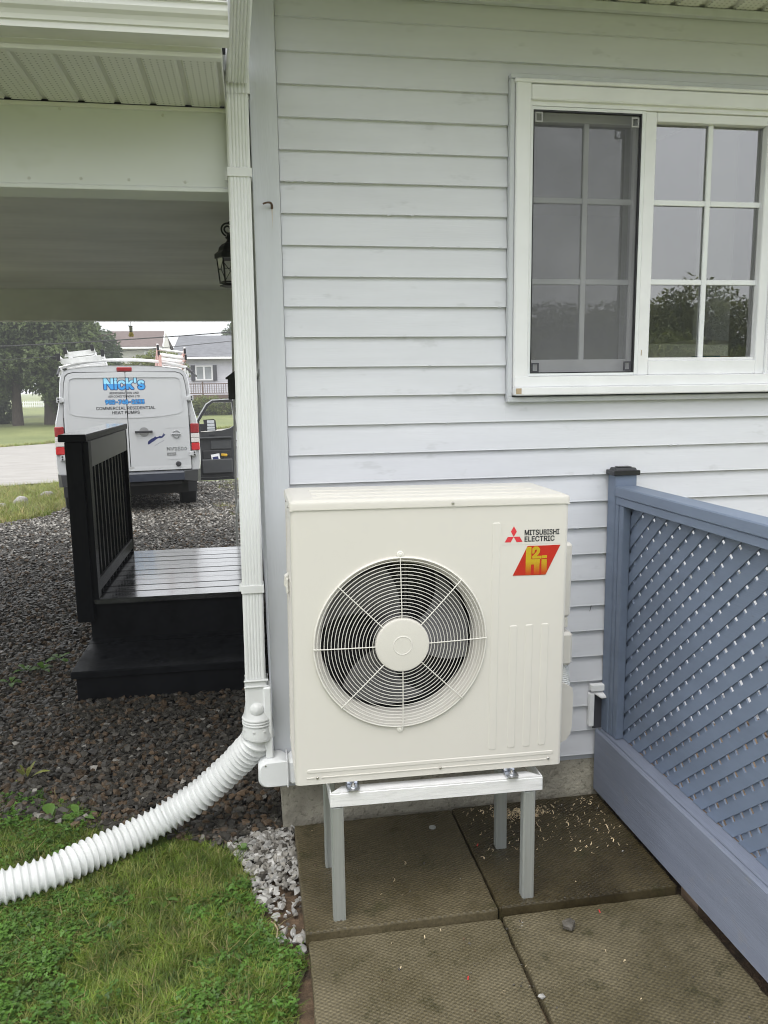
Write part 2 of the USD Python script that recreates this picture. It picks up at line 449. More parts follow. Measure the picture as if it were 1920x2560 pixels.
mat("stone_slate", (0.040, 0.036, 0.030), 0.45, 0.4, 30, rand=0.35, spec=0.3, bump=0.3, bscale=90, bdist=0.003)
mat("stone_grey", (0.068, 0.061, 0.051), 0.5, 0.4, 30, rand=0.35, spec=0.3, bump=0.3, bscale=90, bdist=0.003)
mat("stone_brown", (0.085, 0.058, 0.036), 0.5, 0.4, 30, rand=0.4, spec=0.3, bump=0.3, bscale=90, bdist=0.003)
mat("stone_light", (0.24, 0.225, 0.20), 0.55, 0.3, 30, rand=0.3, bump=0.3, bscale=90, bdist=0.003)
mat("stone_white", (0.36, 0.35, 0.33), 0.6, 0.25, 40, rand=0.25, bump=0.3, bscale=90, bdist=0.003)
mat("driveway_gravel", (0.058, 0.054, 0.048), 0.8, 0.6, 45, bump=1.0, bscale=30, bdist=0.02)
mat("lawn_soil", (0.055, 0.060, 0.022), 0.9, 0.4, 25, bump=0.8, bscale=40, bdist=0.015)
mat("dirt_brown", (0.115, 0.075, 0.045), 0.9, 0.4, 30, bump=0.9, bscale=60, bdist=0.012, spots=((0.06, 0.045, 0.03), 0.55, 20, 0.7))
mat("far_grass", (0.135, 0.165, 0.050), 0.85, 0.25, 0.35, bump=0.5, bscale=6, bdist=0.05, hue=(0.18, 0.20, 0.07), detail=8.0)
mat("road_asphalt", (0.27, 0.255, 0.235), 0.85, 0.12, 1.2, (1, 3, 1), 0.3, 40)
mat("rock_grey", (0.30, 0.285, 0.27), 0.85, 0.25, 6, bump=0.6, bscale=14, bdist=0.02)
mat("shaving_tan", (0.62, 0.50, 0.32), 0.7, 0.25, 60, rand=0.25)
mat("red_plastic", (0.55, 0.04, 0.04), 0.4, 0.05)
mat("coin_metal", (0.42, 0.43, 0.42), 0.4, 0.2, 60, metallic=0.6)
mat("twig", (0.42, 0.33, 0.22), 0.8, 0.3, 40)
mat("room_wall", (0.55, 0.56, 0.55), 0.8, 0.05)
mat("room_floor", (0.10, 0.085, 0.07), 0.7, 0.2)
mat("room_white", (0.85, 0.86, 0.85), 0.6, 0.03)
mat("roof_shingle", (0.05, 0.05, 0.052), 0.9, 0.3, 10, bump=0.5, bscale=20)
mat("book_blue", (0.04, 0.18, 0.35), 0.5, 0.1)
mat("book_red", (0.45, 0.10, 0.08), 0.5, 0.1)

# paving slabs: a basket-like pressed texture, damp and mossy patches
for nm, base, hi, wet in (("slab_damp", (0.038, 0.030, 0.014), (0.102, 0.083, 0.046), 0.22), ("slab_drier", (0.066, 0.055, 0.029), (0.140, 0.118, 0.072), 0.28), ("slab_wet", (0.018, 0.0135, 0.006), (0.070, 0.055, 0.026), 0.18)):
    nd = {"g": ("geometry", {}), "sx": ("separate_xyz", {}),
          "mx": ("math", {"math_type": "multiply", "value2": 2 * PI / 0.021}), "my": ("math", {"math_type": "multiply", "value2": 2 * PI / 0.013}),
          "nz": ("noise_texture", {"scale": 30.0, "detail": 2.0}), "nzs": ("math", {"math_type": "multiply", "value2": 2.4}),
          "ax": ("math", {"math_type": "add"}), "sa": ("math", {"math_type": "sine"}), "sb": ("math", {"math_type": "sine"}),
          "pr": ("math", {"math_type": "multiply"}), "sn": ("separate_xyz", {}), "pn": ("math", {"math_type": "multiply"}),
          "bp": ("bump", {"strength": 0.42, "distance": 0.0025}),
          "n": ("noise_texture", {"scale": 4.2, "detail": 6.0, "roughness": 0.62}), "r": ("rgb_ramp", {"ramp": [(0.30, base), (0.72, hi)]}),
          "ns": ("noise_texture", {"scale": 11.0, "detail": 6.0, "roughness": 0.7}), "nr": ("map_range", {"from_min": 0.56, "from_max": 0.66, "to_min": 0.0, "to_max": 0.65, "clamp": True}), "nm": ("mix_color", {"b": (0.030, 0.028, 0.010)}),
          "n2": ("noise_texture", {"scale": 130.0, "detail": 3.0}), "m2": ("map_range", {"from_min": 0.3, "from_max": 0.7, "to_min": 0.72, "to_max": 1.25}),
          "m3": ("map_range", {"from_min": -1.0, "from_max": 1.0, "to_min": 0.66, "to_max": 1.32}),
          "mm": ("math", {"math_type": "multiply"}), "hv": ("hsv", {}),
          "rr": ("map_range", {"from_min": 0.38, "from_max": 0.62, "to_min": wet, "to_max": wet + 0.36, "clamp": True}),
          "p": ("principled_bsdf", {"specular_ior_level": 0.35})}
    ln = [("g.position", "sx.vector"), ("sx.x", "mx.value1"), ("sx.y", "my.value1"), ("g.position", "nz.vector"), ("nz.fac", "nzs.value1"), ("mx.value", "ax.value1"), ("nzs.value", "ax.value2"),
          ("ax.value", "sa.value1"), ("my.value", "sb.value1"), ("sa.value", "pr.value1"), ("sb.value", "pn.value1"), ("g.true_normal", "sn.vector"), ("sn.z", "pn.value2"), ("pn.value", "pr.value2"), ("pr.value", "bp.height"), ("bp.normal", "p.normal"),
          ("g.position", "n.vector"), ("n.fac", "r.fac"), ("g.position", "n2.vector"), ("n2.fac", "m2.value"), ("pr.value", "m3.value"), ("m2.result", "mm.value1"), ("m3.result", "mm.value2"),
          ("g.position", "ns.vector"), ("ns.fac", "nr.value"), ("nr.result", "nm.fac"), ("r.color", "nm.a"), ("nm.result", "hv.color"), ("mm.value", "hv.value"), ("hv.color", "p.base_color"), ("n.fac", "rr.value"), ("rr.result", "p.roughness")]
    LOOK[nm] = usdkit.material(stage, "/World/Looks/" + nm, nd, ln, surface="p.BSDF")

# soffit panels: rows of small vent holes pressed into the sheet
for nm, ux in (("soffit_vented", "x"),):
    nd = {"g": ("geometry", {}), "sx": ("separate_xyz", {}),
          "mx": ("math", {"math_type": "multiply", "value2": 2 * PI / 0.0185}), "my": ("math", {"math_type": "multiply", "value2": 2 * PI / 0.0165}),
          "sa": ("math", {"math_type": "sine"}), "sb": ("math", {"math_type": "sine"}), "pr": ("math", {"math_type": "add"}),
          "mr": ("map_range", {"from_min": 1.45, "from_max": 1.75, "to_min": 0.0, "to_max": 0.75, "clamp": True}),
          "mc": ("mix_color", {"a": (0.71, 0.71, 0.67), "b": (0.12, 0.12, 0.10)}), "p": ("principled_bsdf", {"roughness": 0.5})}
    ln = [("g.position", "sx.vector"), ("sx.x", "mx.value1"), ("sx.y", "my.value1"), ("mx.value", "sa.value1"), ("my.value", "sb.value1"), ("sa.value", "pr.value1"), ("sb.value", "pr.value2"),
          ("pr.value", "mr.value"), ("mr.result", "mc.fac"), ("mc.result", "p.base_color")]
    LOOK[nm] = usdkit.material(stage, "/World/Looks/" + nm, nd, ln, surface="p.BSDF")
mat("soffit_groove", (0.60, 0.60, 0.56), 0.5, 0.03)

# panes: sunlight passes, the surroundings mirror in them (two sheets of glass)
LOOK["pane_glass"] = usdkit.material(stage, "/World/Looks/pane_glass", {"f": ("fresnel", {"IOR": 3.0}), "t": ("transparent_bsdf", {"color": (0.93, 0.95, 0.94)}), "gl": ("glossy_bsdf", {"color": (1, 1, 1), "roughness": 0.0}), "m": ("mix_closure", {}),
                                                                      "g": ("geometry", {}), "n": ("noise_texture", {"scale": 7.0, "detail": 1.0}), "b": ("bump", {"strength": 0.012, "distance": 0.01})},
                                     [("g.position", "n.vector"), ("n.fac", "b.height"), ("b.normal", "gl.normal"), ("f.fac", "m.fac"), ("t.BSDF", "m.closure1"), ("gl.BSDF", "m.closure2")], surface="m.closure")
LOOK["lantern_glass"] = usdkit.material(stage, "/World/Looks/lantern_glass", {"f": ("fresnel", {"IOR": 1.5}), "t": ("transparent_bsdf", {"color": (0.9, 0.9, 0.9)}), "gl": ("glossy_bsdf", {"color": (1, 1, 1), "roughness": 0.05}), "m": ("mix_closure", {})},
                                        [("f.fac", "m.fac"), ("t.BSDF", "m.closure1"), ("gl.BSDF", "m.closure2")], surface="m.closure")
# insect screen: a fine dark mesh, half of the light passes between its threads
LOOK["insect_mesh"] = usdkit.material(stage, "/World/Looks/insect_mesh", {"t": ("transparent_bsdf", {"color": (1, 1, 1)}), "d": ("diffuse_bsdf", {"color": (0.11, 0.11, 0.115)}), "n": ("noise_texture", {"scale": 5.0, "detail": 3.0}), "g": ("geometry", {}),
                                      "mr": ("map_range", {"from_min": 0.3, "from_max": 0.7, "to_min": 0.44, "to_max": 0.56}), "m": ("mix_closure", {})},
                                      [("g.position", "n.vector"), ("n.fac", "mr.value"), ("mr.result", "m.fac"), ("t.BSDF", "m.closure1"), ("d.BSDF", "m.closure2")], surface="m.closure")
# printed gold letters that run to red at the foot
LOOK["print_gold"] = usdkit.material(stage, "/World/Looks/print_gold", {"g": ("geometry", {}), "sx": ("separate_xyz", {}), "mr": ("map_range", {"from_min": 1.098, "from_max": 1.135, "clamp": True}),
                                     "mc": ("mix_color", {"a": (0.42, 0.05, 0.008), "b": (0.46, 0.32, 0.012)}), "p": ("principled_bsdf", {"roughness": 0.3})},
                                     [("g.position", "sx.vector"), ("sx.z", "mr.value"), ("mr.result", "mc.fac"), ("mc.result", "p.base_color")], surface="p.BSDF")
LK = LOOK
# ------------------------------------------------------------------ the ground and the setting
def gz(x, y):
    """Height of the ground: level round the house, the drive falls to the road, the lawns beyond rise again."""
    x, y = np.asarray(x, float), np.asarray(y, float)
    z = np.interp(y, [-400, 7.5, 15.5, 17.5, 32, 42, 52, 75, 400], [-0.035, -0.035, -0.42, -0.45, -0.45, 0.0, 0.15, 0.35, 1.5])
    return np.where(x > 0.0, np.interp(y, [-400, 6, 15.5, 17.5, 32, 42, 52, 75, 400], [-0.035, -0.035, -0.42, -0.45, -0.45, 0.0, 0.15, 0.35, 1.5]), z)


def sheet(poly, step, lift=0.0, rough=0.0, seed=0, nscale=6.0):
    """A sheet over a polygon that follows the ground, raised by lift and made uneven."""
    x0, y0, x1, y1 = poly.bounds
    pts = [np.array(g.exterior.segmentize(step).coords)[:-1] for g in getattr(poly, "geoms", [poly])]
    gx, gy = np.meshgrid(np.arange(x0, x1, step), np.arange(y0, y1, step))
    G = np.stack([gx.ravel(), gy.ravel()], 1)
    from shapely import contains_xy
    G = G[contains_xy(poly.buffer(-step * .4), G[:, 0], G[:, 1])]
    P = np.vstack(pts + [G])
    from scipy.spatial import Delaunay
    tri = Delaunay(P).simplices
    c = P[tri].mean(1)
    tri = tri[contains_xy(poly, c[:, 0], c[:, 1])]
    a, b, d = P[tri[:, 0]], P[tri[:, 1]], P[tri[:, 2]]
    flip = np.cross(b - a, d - a) < 0
    tri[flip] = tri[flip][:, ::-1]
    z = gz(P[:, 0], P[:, 1]) + lift
    if rough:
        z = z + rough * (meshkit.fbm(np.stack([P[:, 0], P[:, 1], 0 * z], 1) * nscale, 3, seed) - .5)
    return trimesh.Trimesh(np.column_stack([P, z]), tri, process=False)


# wide base: grass land to the horizon, in bands that follow the fall of the ground
ys = np.array([-300, -60, -20, -6, 0, 7.5, 11, 15.5, 17.5, 25, 32, 42, 52, 62, 75, 120, 300.0])
xs = np.array([-300, -80, -30, -12, -6, -3, -0.01, 0.01, 3, 8, 20, 60, 300.0])
XX, YY = np.meshgrid(xs, ys)
V = np.column_stack([XX.ravel(), YY.ravel(), (gz(XX, YY) - 0.06).ravel()])
F = []
for i in range(len(ys) - 1):
    for j in range(len(xs) - 1):
        p = i * len(xs) + j
        F += [(p, p + 1, p + len(xs) + 1), (p, p + len(xs) + 1, p + len(xs))]
obj("ground", trimesh.Trimesh(V, F, process=False), LK["far_grass"], smooth=True, kind="structure")

EDGE = [(-6.0, 0.62), (-2.2, 0.56), (-1.50, 0.52), (-1.137, 0.482), (-1.046, 0.499), (-0.962, 0.483), (-0.875, 0.383), (-0.786, 0.334), (-0.656, 0.217), (-0.607, 0.192), (-0.446, 0.118), (-0.335, 0.055), (-0.227, -0.021)]
DRIVE = Polygon(EDGE + [(-0.12, 0.05), (0.06, 0.06), (0.06, 7.0), (0.4, 9.0), (1.2, 15.2), (-4.0, 16.6), (-3.6, 13.0), (-3.15, 11.0), (-2.95, 9.6), (-3.05, 8.7), (-3.5, 7.75), (-6.0, 7.0)])
obj("driveway", sheet(DRIVE, 0.16, -0.012, 0.03, 3, 3.0), LK["driveway_gravel"], smooth=True, kind="structure")
WHITE = [(-0.227, -0.021), (-0.183, -0.06), (-0.136, -0.15), (-0.095, -0.27), (-0.085, -0.39), (-0.06, -0.46), (-0.02, -0.60), (0.035, -0.67), (0.062, -0.70)]
LAWN = Polygon(EDGE + WHITE[1:] + [(0.045, -0.75), (0.028, -0.80), (0.018, -0.88), (0.024, -0.98), (0.04, -1.15), (0.05, -4.5), (-7.0, -4.5), (-7.0, 0.6)])
obj("lawn", sheet(LAWN.buffer(0.01), 0.07, 0.0, 0.03, 5, 5.0), LK["lawn_soil"], smooth=True, kind="structure")
DIRT = Polygon(WHITE + [(0.045, -0.75), (0.028, -0.80), (0.018, -0.88), (0.024, -0.98), (0.04, -1.15), (0.05, -4.5), (0.12, -4.5), (0.12, 0.04), (-0.14, 0.06)])
obj("soil_strip", sheet(DIRT.buffer(0.015), 0.03, -0.008, 0.025, 9, 12.0), LK["dirt_brown"], smooth=True, kind="structure")
ROAD = Polygon([(-60, -9.0), (-14, 12.3), (-5.96, 16.4), (-4.84, 17.0), (-1.0, 19.4), (6, 25), (40, 60), (34, 66), (-2, 36.5), (-8.34, 32.0), (-9.93, 30.2), (-22, 20), (-64, 2)])
obj("road", sheet(ROAD, 1.2, 0.0, 0.0), LK["road_asphalt"], smooth=True, kind="structure")
SHOULDER = Polygon([(-14, 11.7), (-5.96, 15.9), (-4.84, 16.5), (-1.0, 18.9), (-1.0, 19.5), (-4.84, 17.1), (-5.96, 16.5), (-14, 12.4)])
obj("road_shoulder", sheet(SHOULDER, 0.5, 0.008, 0.03, 4, 4), LK["stone_light"], smooth=True, kind="structure")

# ------------------------------------------------------------------ the house: clapboards, corner board, window, eave
house = thing("house", "pale blue-grey clapboard house with a white sliding window above the heat pump", "house", (0, 0, 0))
EXP, Z26, BOT = 0.10309, 0.18835, 26
WX0, WX1, WZ0, WZ1 = 0.893, 2.010, 1.604, 2.722


def clapboard(a0, a1, z, side=False, h=EXP, seed=0, notch=None):
    """One board: thick lower edge at the face, thin upper edge tucked under the next; its edge wavers slightly."""
    r = np.random.default_rng(seed)
    n = max(2, int((a1 - a0) / 0.25) + 1)
    a = np.linspace(a0, a1, n)
    if notch:
        a = np.sort(np.r_[a[(abs(a - notch[0]) > .02) & (abs(a - notch[1]) > .02)], notch[0] - 2e-4, notch[0], notch[1], notch[1] + 2e-4]); n = len(a)
    w = r.normal(0, 0.0005, n)
    dz = r.normal(0, 0.0007) + np.linspace(0, r.normal(0, 0.0012), n)
    t = r.normal(0, 0.0005)
    prof = [0] * 5
    V, F = [], []
    for i in range(n):
        lo_z, hi_z = 0.0, h + 0.018
        if notch and notch[0] - 1e-6 <= a[i] <= notch[1] + 1e-6:
            lo_z, hi_z = notch[2] - z, notch[3] - z
        dd = lambda q: 0.0008 + 0.0160 * max(q, 0.003) / (h + 0.018)
        prof = [(dd(lo_z) + .0005 if lo_z else 0.0, lo_z), (0.0195, lo_z), (0.0195, hi_z), (dd(hi_z), hi_z), (dd(lo_z + .003), lo_z + 0.003)]
        for d, q in prof:
            V.append((a[i], d + w[i] + t, z + q + dz[i]))
    k = len(prof)
    for i in range(n - 1):
        for j in range(k):
            p, q = i * k + j, i * k + (j + 1) % k
            F += [(p, p + k, q + k), (p, q + k, q)]
    F += [(0, j, j + 1) for j in range(1, k - 1)] + [((n - 1) * k, (n - 1) * k + j + 1, (n - 1) * k + j) for j in range(1, k - 1)]
    V = np.array(V)
    if side:
        V = np.column_stack([V[:, 1] + 0.0, V[:, 0], V[:, 2]]); F = [f[::-1] for f in F]
    m = trimesh.Trimesh(V, F, process=False)
    if m.volume < 0:
        m.invert()
    return m


XR = 4.6
for i in range(BOT + 1):
    z = Z26 + (26 - i) * EXP
    hh = EXP if z + EXP < 2.95 else 2.952 - z - 0.02
    if hh < 0.02:
        continue
    if z + EXP > WZ0 + 0.004 and z < WZ1 - 0.004:
        if z < WZ0 - 0.02:
            obj("siding_board", clapboard(0.0925, XR, z, h=hh, seed=i, notch=(WX0 - .001, WX1 + .001, z, WZ0 - .001)), LK["siding_paint"], house)
        elif z + EXP > WZ1 + 0.02:
            obj("siding_board", clapboard(0.0925, XR, z, h=hh, seed=i, notch=(WX0 - .001, WX1 + .001, WZ1 + .001, z + hh + .018)), LK["siding_paint"], house)
        else:
            obj("siding_board", clapboard(0.0925, WX0 - 0.001, z, h=hh, seed=i), LK["siding_paint"], house)
            obj("siding_board", clapboard(WX1 + 0.001, XR, z, h=hh, seed=i + 60), LK["siding_paint"], house)
    else:
        obj("siding_board", clapboard(0.0925, XR, z, h=hh, seed=i), LK["siding_paint"], house)
for i in range(24):
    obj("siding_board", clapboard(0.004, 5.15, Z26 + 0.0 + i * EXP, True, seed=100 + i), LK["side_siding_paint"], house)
dr_ = np.random.default_rng(17)
drips = []
for i in range(4, 27):
    for _ in range(7):
        xd = dr_.uniform(.1, 2.3)
        if WX0 - .02 < xd < WX1 + .02 and i < 14:
            continue
        drips.append(hull([(xd + a_, y_, Z26 + (26 - i) * EXP + z_) for a_ in (-.004 - .004 * dr_.random(), .004) for y_, z_ in ((-.0012, .0015), (.001, .003), (.001, -.0016), (-.0005, -.0018))]))
obj("paint_drip", drips, LK["corner_paint"], house, kind="stuff")
obj("corner_board", bx(0.0, 0.0905, -0.013, 0.012, Z26 + 0.035, 2.95, 0.002), LK["corner_paint"], house)
obj("frieze_trim", bx(0.0, XR, -0.014, 0.012, 2.945, 2.972, 0.002), LK["corner_paint"], house)
# sheathing behind the boards, the other walls, the roof
wall = [bx(0.020, 0.955, 0.0205, 0.11, 0.16, 3.0), bx(1.945, XR, 0.0205, 0.11, 0.16, 3.0), bx(0.955, 1.945, 0.0205, 0.11, 0.16, 1.66), bx(0.955, 1.945, 0.0205, 0.11, 2.66, 3.0),
        bx(0.0205, 0.11, 0.11, 5.2, 0.16, 3.0), bx(XR - 0.1, XR, 0.11, 0.6, 0.16, 3.0), bx(XR - 0.1, XR, 2.8, 5.2, 0.16, 3.0), bx(XR - 0.1, XR, 0.6, 2.8, 0.16, 1.0), bx(XR - 0.1, XR, 0.6, 2.8, 2.75, 3.0), bx(0.11, XR - 0.1, 5.1, 5.2, 0.16, 3.0)]  # unseen opening in the right wall, out of view, lights the room
obj("wall", wall, LK["sheathing"], house)
obj("foundation", [bx(0.024, XR, 0.0215, 0.2, -0.3, Z26 + 0.02), bx(0.024, 0.2, 0.2, 5.2, -0.3, Z26 + 0.02)], LK["foundation_concrete"], house)
obj("roof", [hull([(-0.3, -0.66, 3.02), (XR, -0.66, 3.02), (-0.3, 2.6, 4.3), (XR, 2.6, 4.3), (-0.3, -0.66, 3.06), (XR, -0.66, 3.06), (-0.3, 2.6, 4.4), (XR, 2.6, 4.4)]),
             hull([(-0.3, 5.6, 3.02), (XR, 5.6, 3.02), (-0.3, 2.6, 4.3), (XR, 2.6, 4.3), (-0.3, 5.6, 3.06), (XR, 5.6, 3.06), (-0.3, 2.6, 4.4), (XR, 2.6, 4.4)])], LK["roof_shingle"], house)
obj("eave_fascia", bx(-0.3, XR, -0.66, -0.64, 2.955, 3.07), LK["fascia_white"], house)
obj("eave_sheet", bx(-0.3, XR, -0.64, 0.011, 2.984, 2.992), LK["soffit_groove"], house)
x = -0.28
while x < 3.4:
    o = Polygon([(x, 2.984), (x + 0.006, 2.974), (x + 0.086, 2.974), (x + 0.092, 2.984)])
    obj("soffit_panel", prism(o, -0.639, -0.002, "xz"), LK["soffit_vented"], house)
    x += 0.111
kp = [(a_ - .19, b_) for a_, b_ in ((-0.472, 2.965), (-0.555, 2.965), (-0.558, 2.98), (-0.575, 3.0), (-0.592, 3.025), (-0.594, 3.05), (-0.588, 3.052), (-0.57, 3.0), (-0.55, 2.972), (-0.472, 2.972))]
obj("eave_gutter", prism(Polygon(kp), -0.3, XR, "yz"), LK["gutter_white"], house)

def vquad(x0, x1, y, z0, z1):
    """A single upright sheet that looks towards -y."""
    return trimesh.Trimesh([(x0, y, z0), (x1, y, z0), (x1, y, z1), (x0, y, z1)], [[0, 1, 2], [0, 2, 3]], process=False)


win = part_group("window", house)
WP = LK["window_paint"]
obj("casing", [bx(0.912, 0.966, -0.026, 0.012, 1.65, 2.700, 0.004)], WP, win)
obj("casing", [bx(1.937, 1.991, -0.026, 0.012, 1.65, 2.700, 0.004)], WP, win)
obj("casing", [bx(0.9665, 1.9365, -0.026, 0.012, 2.640, 2.690, 0.004), bx(0.905, 1.998, -0.034, 0.012, 2.692, 2.704, 0.003)], WP, win)
obj("trim_strip", [bx(0.893, 0.9105, -0.016, 0.0125, 1.612, 2.706, 0.002)], LK["corner_paint"], win)
obj("trim_strip", [bx(1.9925, 2.010, -0.016, 0.0125, 1.612, 2.706, 0.002)], LK["corner_paint"], win)
obj("flashing", bx(0.893, 2.010, -0.022, 0.0125, 2.7065, 2.722, 0.002), LK["corner_paint"], win)
obj("flashing", bx(0.893, 2.010, -0.018, 0.0125, 1.600, 1.618, 0.003), LK["corner_paint"], win)
obj("frame", [bx(0.9655, 0.9745, -0.012, 0.10, 1.69, 2.64), bx(1.9255, 1.9375, -0.012, 0.10, 1.69, 2.64), bx(0.9745, 1.9255, -0.010, 0.10, 2.624, 2.6405)], WP, win)
obj("sill", [bx(0.914, 1.989, -0.030, 0.10, 1.654, 1.692, 0.003), bx(0.9125, 1.9905, -0.052, 0.01, 1.624, 1.6535, 0.004)], WP, win)
obj("bare_wood", bx(0.914, 0.934, -0.0545, -0.05, 1.630, 1.650, 0.001), LK["raw_wood"], win, label="bare brown wood where the paint is gone from the sill's end")
obj("bare_wood", bx(1.4165, 1.4185, -0.0035, -0.001, 1.765, 1.785), LK["raw_wood"], win)
# right sash
obj("sash", [bx(1.402, 1.447, -0.002, 0.045, 1.693, 2.6235, 0.003), bx(1.887, 1.925, -0.002, 0.045, 1.693, 2.6235, 0.003), bx(1.4475, 1.8865, -0.001, 0.045, 2.592, 2.6235, 0.003), bx(1.4475, 1.8865, -0.004, 0.045, 1.693, 1.746, 0.003), bx(1.4475, 1.8865, 0.006, 0.045, 1.7465, 1.757, 0.002)], WP, win)
obj("muntin", bx(1.662, 1.681, 0.018, 0.0285, 1.757, 2.592, 0.002), LK["muntin_white"], win)
for zz in (2.318, 2.035):
    for a, b in ((1.447, 1.6618), (1.6812, 1.887)):
        obj("muntin", bx(a, b, 0.019, 0.0285, zz - .0095, zz + .0095, 0.002), LK["muntin_white"], win)
obj("pane", vquad(1.44, 1.894, 0.030, 1.75, 2.595), LK["pane_glass"], win)
# left sash, farther in
obj("sash", [bx(0.9748, 0.984, 0.05, 0.085, 1.693, 2.6235), bx(1.388, 1.4015, 0.047, 0.085, 1.693, 2.6235, 0.002), bx(0.984, 1.388, 0.05, 0.085, 2.592, 2.6235, 0.002), bx(0.984, 1.388, 0.05, 0.085, 1.693, 1.754, 0.002)], WP, win)
obj("muntin", bx(1.195, 1.214, 0.054, 0.0635, 1.754, 2.592, 0.002), LK["muntin_white"], win)
for zz in (2.325, 2.038):
    for a, b in ((0.984, 1.1948), (1.2142, 1.388)):
        obj("muntin", bx(a, b, 0.0545, 0.0635, zz - .0095, zz + .0095, 0.002), LK["muntin_white"], win)
obj("pane", vquad(0.98, 1.392, 0.065, 1.747, 2.578), LK["pane_glass"], win)
# insect screen in front of the left sash
obj("screen_frame", [bx(0.9748, 0.980, -0.008, 0.006, 1.694, 2.6225), bx(1.386, 1.4012, -0.008, 0.006, 1.694, 2.6225, 0.002), bx(0.980, 1.386, -0.008, 0.006, 2.612, 2.6225), bx(0.980, 1.386, -0.008, 0.006, 1.694, 1.703)], LK["muntin_white"], win)
obj("gasket", [bx(0.980, 0.984, -0.0085, 0.005, 1.703, 2.612), bx(1.381, 1.386, -0.0085, 0.005, 1.703, 2.612), bx(0.984, 1.381, -0.0085, 0.005, 2.607, 2.612), bx(0.984, 1.381, -0.0085, 0.005, 1.703, 1.707)], LK["gasket_black"], win)
obj("insect_screen", vquad(0.983, 1.382, 0.001, 1.706, 2.608), LK["insect_mesh"], win)
for cx, cz in ((1.002, 2.589), (1.363, 2.584), (1.363, 1.727), (1.002, 1.724)):
    a = sbox(cx - .014, cz - .017, cx + .014, cz + .017).difference(sbox(cx - .009, cz - .012, cx + .009, cz + .012))
    obj("corner_clip", prism(a, -0.004, 0.0005, "xz"), LK["lamp_socket" if cz > 2 else "shutter_grey"], win)
# the room behind the panes
room = part_group("room", house)
obj("room_walls", [bx(0.12, 0.14, 0.115, 3.0, 0.9, 3.0), bx(0.14, 4.49, 3.0, 3.02, 0.9, 3.0), bx(0.14, 4.49, 0.115, 3.0, 2.9, 2.92)], LK["room_wall"], room)
obj("room_floor", bx(0.14, 4.49, 0.115, 3.0, 0.88, 0.9), LK["room_floor"], room)
obj("inner_jamb", bx(1.900, 1.930, 0.086, 0.20, 1.70, 2.62), LK["room_white"], room)
obj("wall_cupboard", rotz(bx(2.06, 2.9, 0.75, 1.05, 1.862, 2.85, 0.004), 14, (2.06, .75, 0)), LK["room_white"], room)
bk = thing("book", "blue and red book lying on the inside sill behind the right pane", "book", (1.79, 0.11, 1.70))
obj("cover", bx(1.72, 1.80, 0.09, 0.17, 1.744, 1.766, 0.002), LK["book_blue"], bk)
obj("cover", bx(1.802, 1.86, 0.09, 0.16, 1.744, 1.762, 0.002), LK["book_red"], bk)
obj("shelf_board", bx(1.45, 1.899, 0.087, 0.20, 1.70, 1.743), LK["window_paint"], room)
for pts_ in (((1.252, 0.818), (1.250, 0.800), (1.245, 0.782)), ((1.250, 0.520), (1.2495, 0.505), (1.246, 0.494)), ((1.440, 1.352), (1.441, 1.344), (1.440, 1.340))):
    obj("scuff_mark", tube([(a_, 0.0065, b_) for a_, b_ in pts_], [.0008, .0014, .0006], 5), LK["shutter_grey"], house)
# rusty hook in the corner board
hk = thing("hook", "bent rusty hook screwed into the corner board near the window's height", "hook", (0.062, -0.013, 2.27))
a = np.linspace(0, 1, 12)
obj("shank", tube([(0.062 - 0.030 * t + 0.010 * math.sin(t * PI), -0.013 - 0.030 * math.sin(t * PI * .62), 2.262 + 0.012 * math.sin(t * PI * .8)) for t in a], np.linspace(.0045, .003, 12), 8), LK["rust"], hk)
obj("rust_run", prism(Polygon([(0.0600, 2.258), (0.0645, 2.258), (0.0640, 2.235), (0.0628, 2.195), (0.0612, 2.23)]), -0.0134, -0.0128, "xz"), LK["rust_stain"], hk)

# white-framed vent low in the wall, half hidden by the deck
vent = thing("wall_vent", "small white-framed opening low in the siding behind the lattice fence post", "vent", (1.30, 0, 0.3))
obj("frame", [bx(1.243, 1.263, -0.022, -0.001, 0.315, 0.452, 0.002), bx(1.247, 1.52, -0.026, -0.001, 0.462, 0.488, 0.002), bx(1.50, 1.52, -0.022, -0.001, 0.315, 0.461, 0.002)], LK["window_paint"], vent)
obj("sill", hull([(1.256, -0.001, 0.458), (1.50, -0.001, 0.458), (1.280, -0.045, 0.446), (1.50, -0.045, 0.446), (1.256, -0.001, 0.453), (1.50, -0.001, 0.453), (1.280, -0.045, 0.440), (1.50, -0.045, 0.440)]), LK["window_paint"], vent)
obj("opening", bx(1.264, 1.50, -0.006, -0.002, 0.30, 0.45), LK["shutter_grey"], vent)

# ------------------------------------------------------------------ the carport
carport = thing("carport", "cream carport roof with gutter and vented soffit, open on three sides beside the house", "carport", (-4.0, 0, -0.03))
CX0 = -4.2
obj("beam", [bx(CX0, -0.004, 0.002, 0.125, 2.325, 2.572, 0.003)], LK["beam_paint"], carport)
obj("beam_trim", bx(CX0, -0.005, -0.006, 0.130, 2.311, 2.3245, 0.002), LK["beam_paint"], carport)
for sx, sz in ((-0.71, 2.342), (-0.55, 2.345), (-0.40, 2.345), (-0.22, 2.342), (-0.60, 2.555), (-0.28, 2.548)):
    obj("screw_head", lathe([(0, -0.003), (0.004, -0.003), (0.005, 0)], (sx, 0.002, sz), "y", 10), LK["soffit_groove"], carport)
obj("soffit_moulding", bx(CX0, -0.004, -0.012, 0.0015, 2.560, 2.572, 0.002), LK["fascia_white"], carport)
obj("fascia", [bx(CX0, -0.074, -0.44, -0.42, 2.573, 2.67), bx(CX0, -0.073, -0.446, -0.418, 2.560, 2.5725, 0.002)], LK["fascia_white"], carport)
